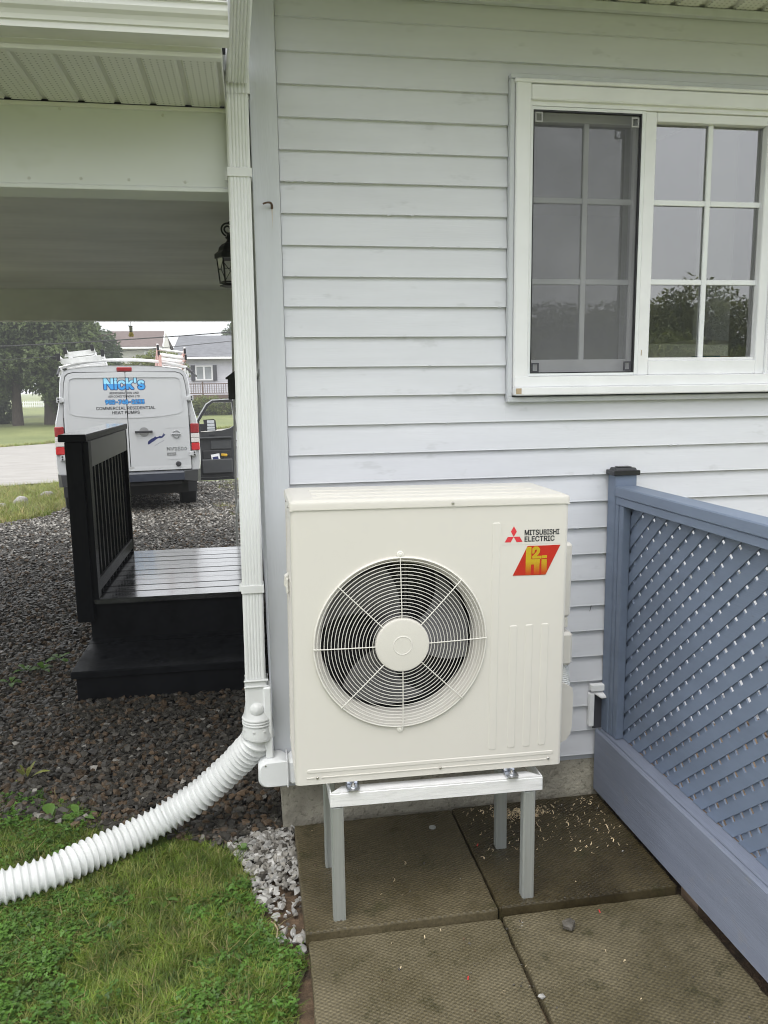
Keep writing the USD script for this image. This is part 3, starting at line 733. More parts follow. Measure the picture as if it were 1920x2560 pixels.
obj("soffit_sheet", [bx(CX0, -0.0805, -0.42, 0.0, 2.5815, 2.592), bx(-0.0802, -0.0765, -0.4195, 0.0, 2.574, 2.668)], LK["soffit_groove"], carport)
x = -0.190
while x > CX0:
    o = Polygon([(x, 2.5815), (x + 0.006, 2.5735), (x + 0.093, 2.5735), (x + 0.099, 2.5815)])
    obj("soffit_panel", prism(o, -0.419, -0.0125, "xz"), LK["soffit_vented"], carport)
    x -= 0.111
kp = [(-0.447, 2.586), (-0.515, 2.586), (-0.5175, 2.600), (-0.523, 2.602), (-0.527, 2.612), (-0.535, 2.620), (-0.546, 2.626), (-0.554, 2.635), (-0.556, 2.648), (-0.563, 2.651), (-0.563, 2.655), (-0.548, 2.655),
      (-0.546, 2.636), (-0.533, 2.628), (-0.522, 2.618), (-0.512, 2.592), (-0.447, 2.592)]
obj("gutter", prism(Polygon(kp), CX0, -0.053, "yz"), LK["gutter_white"], carport)
obj("gutter_end", prism(Polygon(kp[:12]).buffer(0.001), -0.0528, -0.051, "yz"), LK["gutter_white"], carport)
obj("roof", hull([(CX0, -0.53, 2.665), (-0.09, -0.53, 2.665), (CX0, 5.6, 2.95), (-0.09, 5.6, 2.95), (CX0, -0.53, 2.68), (-0.09, -0.53, 2.68), (CX0, 5.6, 2.97), (-0.09, 5.6, 2.97)]), LK["roof_shingle"], carport)
cy = np.linspace(0.126, 5.08, 5)
for i in range(4):
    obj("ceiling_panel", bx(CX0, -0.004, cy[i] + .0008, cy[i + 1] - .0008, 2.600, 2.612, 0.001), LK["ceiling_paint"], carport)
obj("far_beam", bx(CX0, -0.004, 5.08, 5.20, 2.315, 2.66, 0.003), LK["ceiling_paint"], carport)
obj("far_fascia", bx(CX0, -0.004, 5.55, 5.57, 2.62, 2.9), LK["fascia_white"], carport)
obj("side_beam", bx(CX0, CX0 + 0.12, 0.126, 5.079, 2.33, 2.60), LK["beam_paint"], carport)
for py in (0.06, 5.14):
    obj("post", bx(CX0 + 0.01, CX0 + 0.11, py - .05, py + .05, -0.05, 2.31, 0.004), LK["beam_paint"], carport)
obj("post", rot(bx(-0.212, -0.190, 5.21, 5.25, -0.05, 2.312, 0.002), 1.2, [0, 1, 0], (-0.2, 5.2, 2.3)), LK["ceiling_paint"], carport)

fl = thing("flood_lamp", "yellowish reflector lamp hanging under the far carport beam above the van", "lamp", (-1.166, 5.26, 2.32))
obj("stem", [cyl((-1.166, 5.26, 2.27), (-1.166, 5.26, 2.66), 0.0025, 8), cyl((-1.166, 5.26, 2.235), (-1.166, 5.26, 2.272), 0.0165, 12)], LK["white_trim"], fl)
obj("bracket", bx(-1.183, -1.149, 5.2, 5.28, 2.2735, 2.279, 0.001), LK["lamp_socket"], fl)
obj("socket", lathe([(0, 2.234), (0.015, 2.234), (0.0155, 2.228), (0.016, 2.222), (0, 2.222)][::-1], (-1.166, 5.26, 0), "z", 20), LK["lamp_socket"], fl)
obj("bulb", lathe([(0.0, 2.176), (0.018, 2.178), (0.025, 2.185), (0.026, 2.193), (0.019, 2.214), (0.015, 2.222), (0, 2.2222)], (-1.166, 5.26, 0), "z", 20), LK["lamp_bulb"], fl)

# ------------------------------------------------------------------ downspout
ds = thing("downspout", "white fluted downspout with two straps at the house corner beside the carport", "downspout", (-0.048, -0.045, 0.6))


def ds_section(w=0.073, d=0.05, flutes=5):
    """Outline of a corrugated 3 by 2 pipe, front at y = -d."""
    P = [(0.0, 0.0), (0.0, -d + .006), (0.006, -d)]
    m = 0.010
    for i in range(flutes):
        a = m + (w - 2 * m) * (i + 0.15) / flutes; b = m + (w - 2 * m) * (i + 0.85) / flutes
        P += [(a, -d), (a + .0030, -d + .0022), (b - .0030, -d + .0022), (b, -d)]
    P += [(w - .006, -d), (w, -d + .006), (w, 0.0)]
    return Polygon(P)


def lean(m, zref=0.64, x_low=-0.093, x_high=-0.0752, zh=2.614):
    """Shifts a shape with the pipe's slight lean."""
    m = to_mesh(m).copy()
    v = m.vertices.copy(); v[:, 0] += np.interp(v[:, 2], [zref, zh], [x_low, x_high], left=x_low, right=x_high); m.vertices = v
    return m


pp = prism(ds_section(), 0, 1.0, "xy")
pipe = trimesh.util.concatenate([mv(trimesh.Trimesh(pp.vertices * [1, 1, 0.5] + [0, -0.02, z0], pp.faces, process=False), (0, 0, 0)) for z0 in ()]) if False else None
v = pp.vertices.copy(); v[:, 2] = 0.60 + v[:, 2] * (2.672 - 0.60); v[:, 1] -= 0.02
obj("pipe", lean(trimesh.Trimesh(v, pp.faces, process=False)), LK["downspout_white"], ds)
for zs in (2.36, 0.962):
    obj("strap", lean([bx(-0.003, 0.077, -0.0745, -0.0708, zs - .014, zs + .014, 0.001), bx(-0.003, -0.0005, -0.071, -0.01, zs - .014, zs + .014), bx(0.0735, 0.077, -0.071, -0.01, zs - .014, zs + .014), bx(-0.010, -0.003, -0.03, -0.024, zs - .016, zs + .012)]), LK["downspout_white"], ds)
# upper elbow and the sloping piece that comes from the house gutter
sec = np.array(ds_section(0.070, 0.048).exterior.coords)[:-1] - [0.035, -0.024]
path = [(-0.038, -0.046, 2.60), (-0.0385, -0.048, 2.648), (-0.039, -0.062, 2.672), (-0.039, -0.085, 2.684)]
nrm = [(0, 0, 1), (0, -.3, .95), (0, -.75, .66), (0, -.95, .3)]
V, F = [], []
for q, nn in zip(path, nrm):
    nn = np.array(nn) / np.linalg.norm(nn); back = np.cross([1, 0, 0], nn)
    V += [np.array(q) + 1.16 * (s[0] * np.array([1, 0, 0]) + s[1] * (-back if back[1] < 0 else back)) for s in sec]
k = len(sec)
for i in range(len(path) - 1):
    for j in range(k):
        p, q = i * k + j, i * k + (j + 1) % k
        F += [(p, q, q + k), (p, q + k, p + k)]
e = trimesh.Trimesh(V, F, process=False)
obj("elbow", e, LK["downspout_white"], ds)
pv = prism(ds_section(0.068, 0.046), 0, 1, "xy").vertices
p0, p1 = np.array([-0.0375, -0.085, 2.648]), np.array([0.001, -0.70, 2.853])
ax = (p1 - p0) / np.linalg.norm(p1 - p0); down = np.array([0, 0, -1.0]); down -= ax * (down @ ax); down /= np.linalg.norm(down)
pw = p0 + np.outer(pv[:, 2] * np.linalg.norm(p1 - p0), ax) + np.outer(pv[:, 0] - 0.034, [1, 0, 0]) + np.outer(-pv[:, 1] - 0.02, down)
m = trimesh.Trimesh(pw, prism(ds_section(0.068, 0.046), 0, 1, "xy").faces, process=False)
if m.volume < 0:
    m.invert()
obj("sloping_pipe", m, LK["downspout_white"], ds)

# adapter from the square pipe to the round hose
ad = thing("pipe_adapter", "white plastic adapter between the downspout's foot and the corrugated hose", "pipe adapter", (-0.052, -0.046, 0.44))
R_ = 0.0525
lo = np.array([(-0.055 + R_ * 1.0 * math.cos(t), -0.048 + R_ * math.sin(t)) for t in np.linspace(0, 2 * PI, 49)[:-1]])
sqp = np.array([(-0.055 + np.clip(1.3 * math.cos(t), -1, 1) * .0405, -0.046 + np.clip(1.3 * math.sin(t), -1, 1) * .029) for t in np.linspace(0, 2 * PI, 49)[:-1]])
lev = [(0.632, sqp * 1.0), (0.600, sqp), (0.535, 0.92 * sqp + 0.08 * lo), (0.50, 0.45 * sqp + 0.55 * lo), (0.484, lo * 1.0)]
V = np.vstack([np.column_stack([p, np.full(48, z)]) for z, p in lev]); F = []
for i in range(len(lev) - 1):
    for j in range(48):
        p, q = i * 48 + j, i * 48 + (j + 1) % 48
        F += [(p, p + 48, q + 48), (p, q + 48, q)]
body = trimesh.Trimesh(V, F, process=False)
obj("socket", [body, *[tube([(-.055 + s * .0425, -.046 + t * .031, zz) for s, t in ((-1, -1), (1, -1), (1, 1), (-1, 1))], .0032, 6, closed=True) for zz in (0.603, 0.625)]], LK["hose_white"], ad, smooth=40)
obj("dome_boss", lathe([(0.0, -0.020), (0.014, -0.018), (0.025, -0.010), (0.030, 0.004)], (-0.055, -0.074, 0.515), "y", 24), LK["hose_white"], ad, smooth=True)
prof = [(R_, 0.486)]
for zz in (0.479, 0.469, 0.459):
    prof += [(R_ + .003, zz + .003), (R_ + .004, zz), (R_ + .003, zz - .003), (R_, zz - .005)]
prof += [(R_ + .001, 0.448), (R_ + .003, 0.430), (R_ + .006, 0.422), (R_ + .006, 0.410), (R_ - .002, 0.408)]
obj("collar", lathe(prof[::-1], (-0.055, -0.048, 0), "z", 40), LK["hose_white"], ad, smooth=40)
for ang in (-150, -105, -65, -25):
    t = math.radians(ang)
    obj("lug", rotz(bx(R_ + .001, R_ + .0055, -.004, .004, 0.437, 0.443, 0.001), ang, (0, 0, 0)).apply_translation([-0.055, -0.048, 0]), LK["hose_white"], ad)
# corrugated hose
ctrl = np.array([(-0.055, -0.048, 0.425), (-0.0565, -0.046, 0.402), (-0.073, -0.030, 0.366), (-0.108, -0.006, 0.318), (-0.149, 0.008, 0.272), (-0.203, 0.015, 0.222), (-0.265, 0.016, 0.170), (-0.325, 0.017, 0.130), (-0.385, 0.013, 0.098), (-0.435, -0.002, 0.078), (-0.481, -0.021, 0.064),
                 (-0.53, -0.048, 0.055), (-0.577, -0.075, 0.050), (-0.665, -0.130, 0.046), (-0.747, -0.190, 0.044), (-0.833, -0.228, 0.043), (-0.914, -0.259, 0.042), (-1.02, -0.295, 0.041), (-1.15, -0.325, 0.040), (-1.35, -0.35, 0.040)])
from scipy.interpolate import CubicSpline
tt = np.r_[0, np.cumsum(np.linalg.norm(np.diff(ctrl, axis=0), axis=1))]
cs = CubicSpline(tt, ctrl)
PITCH_H = 0.0243
L_ = tt[-1]
nseg = int(L_ / PITCH_H)
s, r = [], []
hr_ = np.random.default_rng(5)
for i in range(nseg):
    jit_, jr_ = hr_.normal(0, .035), 1 + hr_.normal(0, .010)
    for f, rr in ((0.0, 0.0468), (0.16, 0.0480), (0.47, 0.0598), (0.53, 0.0600), (0.84, 0.0480)):
        s.append((i + f + (jit_ if .3 < f < .7 else 0)) * PITCH_H); r.append(rr * (jr_ if .3 < f < .7 else 1))
hs = thing("drain_hose", "white corrugated drain hose running from the downspout across the lawn's edge", "hose", (-0.5, -0.1, 0))
obj("hose_body", tube(cs(np.array(s)), np.array(r), 36, caps=False), LK["hose_white"], hs, smooth=35)

# white cover over the refrigerant lines at the house corner
pc = thing("line_cover", "glossy white plastic line cover elbow coming out behind the heat pump's foot", "pipe cover", (0.0, -0.06, 0.25))
obj("elbow", hull(np.vstack([[(x_, y_, z_) for x_ in (0.048, 0.049) for y_, z_ in [(-0.108 + .012 * (1 - math.cos(t)), 0) for t in (0,)] for z_ in (0.232, 0.322)],
     *[np.array(rrect(-0.060, 0.048, 0.222, 0.328, 0.034, 6).exterior.coords)[:-1] @ np.array([[1, 0, 0], [0, 0, 1]]) + [0, yy, 0] for yy in (-0.02, -0.095)],
     np.array(rrect(-0.052, 0.046, 0.230, 0.320, 0.030, 6).exterior.coords)[:-1] @ np.array([[1, 0, 0], [0, 0, 1]]) + [0, -0.108, 0]])), LK["pvc_white"], pc, smooth=35)
obj("duct", bx(0.049, 0.42, -0.104, -0.018, 0.225, 0.325, 0.012), LK["pvc_white"], pc, smooth=30)
obj("joint_ring", bx(0.043, 0.0485, -0.1095, -0.017, 0.2205, 0.3295, 0.010), LK["pvc_white"], pc, smooth=30)
obj("riser", bx(-0.030, -0.003, -0.085, -0.018, 0.329, 0.60, 0.004), LK["pvc_white"], pc)
obj("screw", lathe([(0, -0.002), (0.003, -0.002), (0.0035, 0)], (-0.032, -0.108, 0.312), "y", 10), LK["screw_steel"], pc)
# ------------------------------------------------------------------ heat pump on its stand
def small_rot(yaw, roll, pitch):
    c, s = math.cos(yaw), math.sin(yaw); A = np.array([[c, -s, 0], [s, c, 0], [0, 0, 1]])
    c, s = math.cos(roll), math.sin(roll); B = np.array([[c, 0, s], [0, 1, 0], [-s, 0, c]])
    c, s = math.cos(pitch), math.sin(pitch); Cm = np.array([[1, 0, 0], [0, c, -s], [0, s, c]])
    return A @ B @ Cm


PM = small_rot(0.00569, 0.01216, -0.00342)
P0 = np.array([0.05563, -0.59517, 0.48158])
pump = thing("heat_pump", "cream outdoor heat pump with a round fan grille and red badge", "heat pump", P0, PM, local=True)
CR = LK["cream_metal"]
PW, PD, PH = 0.84, 0.33, 0.841


def PL(x, z):
    """World x, z read in the front plane -> the pump's own axes."""
    q = PM.T @ (np.array([x, -0.595, z]) - P0)
    return q[0], q[2]


FX, FZ = 0.322, 0.428
plan = rrect(0, PW, 0, PD, 0.014, 6)
from shapely.geometry.polygon import orient
body = m3.Manifold.extrude(m3.CrossSection([np.array(orient(plan, 1.0).exterior.coords)[:-1]]), PH)
hole = m3.Manifold.cylinder(0.25, 0.2635, 0.2635, 96).rotate([-90, 0, 0]).translate([FX, -0.01, FZ])
grille_cut = m3.Manifold.cube([0.10, 0.27, 0.76]).translate([-0.05, 0.035, 0.035])
shell = body - hole - m3.Manifold.cube([0.012, 0.265, 0.77]).translate([-0.001, 0.035, 0.03])
obj("cabinet", shell, CR, pump, smooth=30)
# lower flange of the front panel, screws and pressed fields
xl, zl = PL(0.089, 0.503); xr, zr = PL(0.868, 0.502)
obj("pressed_rib", bump_box(0.034, 0.812, 0.036, 0.049, 0.0, 0.0014, 0.0062, 0.002), CR, pump)
obj("pressed_rib", [bump_box(0.034, 0.058, 0.0195, 0.0225, 0.0, 0.0015, 0.0014, 0.0008), bump_box(0.078, 0.79, 0.0195, 0.0225, 0.0, 0.0015, 0.0014, 0.0008)], CR, pump)
for x0, x1, z0, z1 in ((0.6545, 0.6805, 0.540, 1.2575), (0.7155, 0.740, 0.541, 0.937), (0.7655, 0.790, 0.541, 0.937), (0.8165, 0.8405, 0.541, 0.937)):
    a, b = PL((x0 + x1) / 2, z0), PL((x0 + x1) / 2, z1)
    obj("pressed_rib", bump_box(a[0] - .0125, a[0] + .0125, a[1], b[1], 0.0, 0.0014, 0.006, 0.0022), CR, pump)
for sx, sz in ((0.066, 0.021), (0.445, 0.021), (0.795, 0.023), (0.476, 0.846)):
    obj("screw", lathe([(0, -0.0045), (0.003, -0.004), (0.0048, -0.0018), (0.0048, 0.0)], (sx, 0.0 if sz < .5 else -0.0025, sz), "y", 14), LK["screw_steel"], pump, smooth=40)
# lid with rounded edge and three pressed lines
lo_ = np.array(rrect(-0.003, PW + .003, -0.003, PD + .003, 0.014, 5).exterior.coords)[:-1]
mi_ = np.array(rrect(-0.001, PW + .001, -0.001, PD + .001, 0.012, 5).exterior.coords)[:-1]
up_ = np.array(rrect(0.010, PW - .010, 0.012, PD - .010, 0.014, 5).exterior.coords)[:-1]
lid = hull([(*p, PH - 0.005) for p in lo_] + [(*p, PH + 0.011) for p in lo_] + [(*p, PH + 0.0165) for p in mi_] + [(*p, PH + 0.022) for p in up_])
ld = obj("lid", lid, CR, pump, smooth=25)
for k, yy in enumerate((0.075, 0.15, 0.225)):
    obj("pressed_line", hull([(x_, y_, z_) for x_, dy in ((0.07, 0), (0.77, 0)) for y_, z_ in ((yy - .011, PH + .0221), (yy + .011, PH + .0221), (yy - .006, PH + .0245), (yy + .006, PH + .0245))]), CR, ld)
obj("seam", bx(-0.0012, PW + .0012, -0.0012, 0.3, PH - 0.0075, PH - 0.0052), LK["cream_wire"], pump)
obj("top_label", bx(0.085, 0.155, 0.099, 0.127, PH + .0222, PH + .0226), LK["cream_wire"], pump)
# bellmouth, chamber, fan, coil
bell = [(0.2632, 0.0025), (0.2655, -0.0015), (0.2600, -0.003), (0.2560, 0.0), (0.250, 0.012), (0.243, 0.024), (0.2385, 0.036), (0.2370, 0.05), (0.2370, 0.085), (0.2400, 0.0852), (0.2400, 0.05), (0.2475, 0.03), (0.2600, 0.01), (0.2632, 0.0025)]
obj("fan_ring", lathe(bell, (FX, 0, FZ), "y", 96), CR, pump, smooth=35)
obj("fan_chamber", lathe([(0.2400, 0.0855), (0.2625, 0.087), (0.2625, 0.205), (0.0, 0.205)], (FX, 0, FZ), "y", 64), LK["chamber_dark"], pump)
fins = [bx(FX - .24 + i * .03, FX - .222 + i * .03, 0.196, 0.203, FZ - .25, FZ + .25) for i in range(16)]
obj("coil", [m for i, m in enumerate(fins) if abs(-.24 + i * .03 + .01) < .235 and (m.apply_scale([1, 1, 1]) is not None)], LK["coil_fins"], pump)
fan = part_group("fan", pump)
obj("boss", lathe([(0, 0.045), (0.055, 0.047), (0.070, 0.058), (0.072, 0.13), (0, 0.13)], (FX, 0, FZ), "y", 40), LK["fan_dark"], fan, smooth=35)
for k in range(3):
    V, F = [], []
    na, nr = 14, 9
    for i in range(na):
        for j in range(nr):
            rr = 0.068 + (0.226 - 0.068) * j / (nr - 1)
            sweep = math.radians(74) * (0.75 + 0.25 * j / (nr - 1))
            th = math.radians(205 + 120 * k) + sweep * i / (na - 1) + math.radians(16) * (j / (nr - 1)) ** 1.6
            d = 0.058 + 0.062 * i / (na - 1) - 0.008 * math.sin(PI * i / (na - 1))
            V.append((FX + rr * math.cos(th), d, FZ + rr * math.sin(th)))
    for i in range(na - 1):
        for j in range(nr - 1):
            p = i * nr + j
            F += [(p, p + 1, p + nr + 1), (p, p + nr + 1, p + nr)]
    m = trimesh.Trimesh(V, F, process=False)
    m2 = m.copy(); m2.vertices[:, 1] += 0.003; m2.invert()
    obj("blade", [m, m2], LK["fan_blade"], fan, smooth=True)
obj("motor_bracket", [bx(FX + .014, FX + .022, 0.15, 0.17, FZ - .24, FZ + .24), bx(FX + .038, FX + .046, 0.15, 0.17, FZ - .24, FZ + .24)], LK["fan_dark"], pump)
gr = part_group("fan_grille", pump)
WIRE = LK["cream_wire"]


def dome(rr):
    """How far the wire grille bulges forward at a radius."""
    return -0.006 - 0.014 * (1 - (rr / 0.262) ** 2)


for i in range(17):
    rr = 0.0885 + i * 0.0102
    obj("ring", ring((FX, dome(rr), FZ), rr, 0.00108, "y", 80, 5), WIRE, gr, smooth=True)
obj("ring", ring((FX, -0.0045, FZ), 0.2605, 0.0022, "y", 96, 6), WIRE, gr, smooth=True)
for k in range(8):
    t = math.radians(45 * k + 1.0)
    rad = np.linspace(0.078, 0.2625, 9)
    obj("spoke", tube([(FX + q * math.cos(t), dome(q) - 0.0028, FZ + q * math.sin(t)) for q in rad], 0.0016, 6), WIRE, gr, smooth=True)
capm = lathe([(0.0, -0.0265), (0.0255, -0.0265), (0.0275, -0.0275), (0.0295, -0.0265), (0.031, -0.0262), (0.075, -0.0255), (0.080, -0.0235), (0.0815, -0.020), (0.0815, -0.008), (0.076, -0.006), (0, -0.006)], (FX, 0, FZ), "y", 64)
obj("hub_cap", capm, CR, gr, smooth=25)
for sz in (1, -1):
    zc_ = FZ + sz * 0.2695
    obj("grille_tab", [lathe([(0, -0.004), (0.0085, -0.004), (0.0105, -0.0025), (0.0105, 0)], (FX - .003, 0, zc_), "y", 20), lathe([(0, -0.0065), (0.0035, -0.006), (0.0045, -0.004)], (FX - .003, 0, zc_), "y", 12)], LK["cream_wire"], gr, smooth=30)
# side: open guard of slanting strips in front of the dark coil
obj("side_coil", bx(0.009, 0.012, 0.037, 0.297, 0.033, 0.797), LK["coil_fins"], pump)
bars = []
for i in range(46):
    z0 = 0.03 + i * 0.0185 - 0.09
    for sgn in (1, -1):
        a_ = np.array([0.001 if sgn > 0 else 0.003, 0.035, z0 + (0 if sgn > 0 else .1)]); b_ = np.array([a_[0], 0.30, z0 + (.1 if sgn > 0 else 0)])
        t0, t1 = 0.0, 1.0
        for lim, s_ in ((0.030, 1), (0.800, -1)):
            za, zb = a_[2], b_[2]
            if s_ * (za - lim) < 0 and s_ * (zb - lim) < 0: t0, t1 = 1, 0
            elif s_ * (za - lim) < 0: t0 = max(t0, (lim - za) / (zb - za))
            elif s_ * (zb - lim) < 0: t1 = min(t1, (lim - za) / (zb - za))
        if t1 - t0 > 0.02:
            p_, q_ = a_ + (b_ - a_) * t0, a_ + (b_ - a_) * t1
            bars.append(hull([(c[0] + dx, c[1], c[2] + dz) for c in (p_, q_) for dx in (0, .0022) for dz in (-.0033, .0033)]))
obj("side_guard", bars, CR, pump)
obj("side_screw", [lathe([(0, -0.004), (0.004, -0.002), (0.0045, 0)], (0.0 - .003, yy, PH + .002), "x", 10) for yy in (0.03, 0.16)], LK["screw_steel"], pump)
obj("sensor_holder", [hull([(-.012, 0.17, 0.603), (0.0, 0.17, 0.612), (-.012, 0.205, 0.603), (0, 0.205, 0.612), (-.014, 0.17, 0.575), (0, 0.17, 0.565), (-.014, .205, .575), (0, .205, .565)]), bx(-.008, 0.0, 0.165, 0.21, 0.55, 0.60, 0.003)], LK["cream_wire"], pump)
# covers on the far side, the conduit between them
Q = lambda x, z: (x - 0.0556, z - 0.4816 + 0.0122 * 0.93)
obj("service_cover", bx(PW, 0.918, 0.145, 0.30, 0.436, 0.683, 0.008), CR, pump, smooth=30)
obj("service_cover", bx(PW, 0.912, 0.15, 0.30, 0.398, 0.434, 0.004), CR, pump)
obj("valve_cover", bx(PW, 0.930, 0.145, 0.30, 0.268, 0.383, 0.010), CR, pump, smooth=30)
vc = Polygon([(PW, 0.196), (0.905, 0.212), (0.930, 0.19), (0.936, 0.17), (0.937, 0.05), (0.932, 0.025), (0.915, 0.0), (PW, -0.012)])
obj("valve_cover", prism(Polygon([(PW, 0.210), (0.905, 0.206), (0.931, 0.192), (0.936, 0.17), (0.935, 0.055), (0.93, 0.03), (0.915, 0.008), (0.88, -0.012 + .005), (PW, -0.017 + .003)]), 0.145, 0.30, "xz"), CR, pump, smooth=30)
cz_ = np.linspace(0.190, 0.275, 60)
obj("conduit", tube([(0.905 + .010 * (1 - i / 59), 0.185, z_) for i, z_ in enumerate(cz_)], 0.0225 + 0.002 * np.sin(np.arange(60) * 2 * PI / 5), 20), LK["hose_white"], pump, smooth=True)
# badge: three diamonds and two lines of lettering, and the slanted red plate
bd = part_group("badge", pump)


def FP(shape, y0, y1):
    return prism(shape, y0, y1, "xz")


lx, lz = PL(0.7300, 1.2120)
dia = lambda c, d, a: Polygon([c, (c[0] + a * math.cos(d - PI / 6), c[1] + a * math.sin(d - PI / 6)), (c[0] + a * 1.732 * math.cos(d), c[1] + a * 1.732 * math.sin(d)), (c[0] + a * math.cos(d + PI / 6), c[1] + a * math.sin(d + PI / 6))])
obj("sticker", FP(rrect(lx - .034, lx + .153, lz - .024, lz + .042, .002), -0.0004, -0.0001), CR, bd)
for d in (90, 210, 330):
    obj("diamond", FP(dia((lx, lz), math.radians(d), 0.0186), -0.0009, -0.0005), LK["ink_red"], bd)
for s_, w_, z_ in (("MITSUBISHI", 0.1085, 0.0042), ("ELECTRIC", 0.0940, -0.0155)):
    t_ = text_flat(s_, w_, 0.0152, bold=False, grow=0.0006)
    obj("lettering", FP(affinity.translate(t_, lx + 0.0345, lz + z_), -0.0010, -0.0005), LK["ink_black"], bd)
c_ = [PL(*q) for q in ((0.774, 1.182), (0.878, 1.181), (0.832, 1.0905), (0.728, 1.0925))]
para = Polygon(c_)
obj("red_plate", FP(para, -0.0008, -0.0001), LK["sticker_red"], bd)
px0, pz0 = PL(0.768, 1.0925)
gx = lambda q: px0 + q * 0.0685 / 0.29    # the plate's letters, laid out on a 0.29 wide, 0.40 tall field
gzz = lambda q: pz0 + q * 0.0885 / 0.40
hs_ = ops.unary_union([sbox(0.0, 0.0, 0.072, 0.392), sbox(0.072, 0.155, 0.19, 0.218).difference(sbox(.3, .3, .31, .31)), Point(0.112, 0.145).buffer(0.073, quad_segs=12).intersection(sbox(0.07, 0.145, 0.2, 0.3)), sbox(0.112, 0.0, 0.185, 0.15)])
hs_ = hs_.difference(ops.unary_union([sbox(0.072, -0.01, 0.112, 0.115), Point(0.092, 0.115).buffer(0.0205)]))
two = LineString([(0.094, 0.318), (0.098, 0.35), (0.120, 0.374), (0.148, 0.374), (0.168, 0.352), (0.166, 0.322), (0.150, 0.298), (0.118, 0.262), (0.100, 0.245)]).buffer(0.021, quad_segs=6)
two = ops.unary_union([two, sbox(0.092, 0.222, 0.215, 0.262)]).difference(sbox(0.0, 0.0, 0.085, 0.4))
ii = ops.unary_union([sbox(0.212, 0.0, 0.284, 0.212), sbox(0.214, 0.228, 0.284, 0.268)])
two = two.difference(sbox(0.208, 0.2, 0.3, 0.3)).difference(hs_.buffer(0.008))
clip = para.buffer(-0.0003)
for nm, shp in (("letter_h", hs_), ("figure_two", two), ("letter_i", ii)):
    q = affinity.affine_transform(shp, [0.0685 / 0.29, 0, 0, 0.0885 / 0.40, px0, pz0]).intersection(clip)
    obj(nm, FP(q, -0.0013, -0.0009), LK["print_gold"], bd)

# stand of angle bars and four legs
stand = thing("pump_stand", "bare aluminium stand with four legs carrying the heat pump above the slabs", "stand", (0.49, -0.45, 0.025))
SX0, SX1, SY0, SY1 = 0.1575, 0.828, -0.608, -0.285


def tilt(m):
    """The stand leans a little with the slab: its right end is lower."""
    m = to_mesh(m).copy(); v = m.vertices.copy(); v[:, 2] += 0.0035 - (v[:, 0] - 0.16) * 0.0138; m.vertices = v
    return m


def angle_bar(front):
    """Mitred angle: an upright flange outside, a level flange on top."""
    t, h, w = 0.004, 0.047, 0.042
    z1 = 0.4515
    return z1, t, h, w


z1, t_, h_, w_ = angle_bar(True)
miter = 0.040
for nm, quad, wallp in (("rail", [(SX0, SY0), (SX1, SY0), (SX1 - miter, SY0 + miter), (SX0 + miter, SY0 + miter)], (SX0, SX1, SY0, SY0 + t_)),
                        ("rail", [(SX1, SY1), (SX0, SY1), (SX0 + miter, SY1 - miter), (SX1 - miter, SY1 - miter)], (SX0, SX1, SY1 - t_, SY1)),
                        ("side_rail", None, (SX0, SX0 + t_, SY0 + t_ + .0005, SY1 - t_ - .0005)),
                        ("side_rail", None, (SX1 - t_, SX1, SY0 + t_ + .0005, SY1 - t_ - .0005))):
    if quad is None:
        obj(nm, tilt(bx(*wallp, z1 - h_, z1 - .001, 0.0008)), LK["aluminium"], stand)
        continue
    q = Polygon(quad).buffer(-0.0005)
    obj(nm, tilt([prism(q, z1 - t_, z1, "xy"), bx(*wallp, z1 - h_, z1 - t_ - .0004, 0.0008)]), LK["aluminium"], stand)


def leg(x, y, zt):
    g = [bx(x, x + .037, y, y + .034, 0.024, zt, 0.002)]
    for k in range(3):
        g.append(bx(x - .0015, x + .0005, y + .004 + k * .010, y + .010 + k * .010, 0.026, zt))
    for k in (0, 2):
        g.append(bx(x + .003 + k * .012, x + .0065 + k * .012, y - .0012, y + .0005, 0.026, zt))
    return g


for lx_, ly_ in ((0.1605, -0.6035), (0.770, -0.6035), (0.1605, -0.3235), (0.770, -0.3235)):
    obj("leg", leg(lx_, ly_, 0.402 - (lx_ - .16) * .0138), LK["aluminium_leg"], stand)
for cx_ in (0.2285, 0.7300):
    zt = z1 + 0.0035 - (cx_ - 0.16) * 0.0138
    br = part_group("hold_down", stand)
    pl = ops.unary_union([sbox(cx_ - .020, SY0 + .004, cx_ + .020, SY0 + .06), Point(cx_, SY0 + .006).buffer(0.020).intersection(sbox(cx_ - .021, SY0 - .009, cx_ + .021, SY0 + .01))])
    obj("plate", [prism(pl, zt + .0035, zt + .0075, "xy"), bx(cx_ - .018, cx_ + .018, SY0 + .032, SY0 + .06, zt + .0076, zt + .024, 0.003)], LK["zinc"], br, smooth=30)
    obj("washer", lathe([(0, zt + .0095), (0.009, zt + .0095), (0.0095, zt + .0077), (0.0095, zt + .0074)][::-1], (cx_ + .001, SY0 + .016, 0), "z", 18), LK["zinc"], br)
    hx = trimesh.creation.cylinder(0.0062, 0.006, sections=6); hx.apply_translation([cx_ + .001, SY0 + .016, zt + .0125])
    obj("bolt", [hx, cyl((cx_ + .001, SY0 + .016, zt + .012), (cx_ + .001, SY0 + .016, zt + .021), 0.003, 10)], LK["screw_steel"], br)

# ------------------------------------------------------------------ paving slabs
pave = thing("pavement", None, None, (0.68, -0.64, 0), kind="structure")


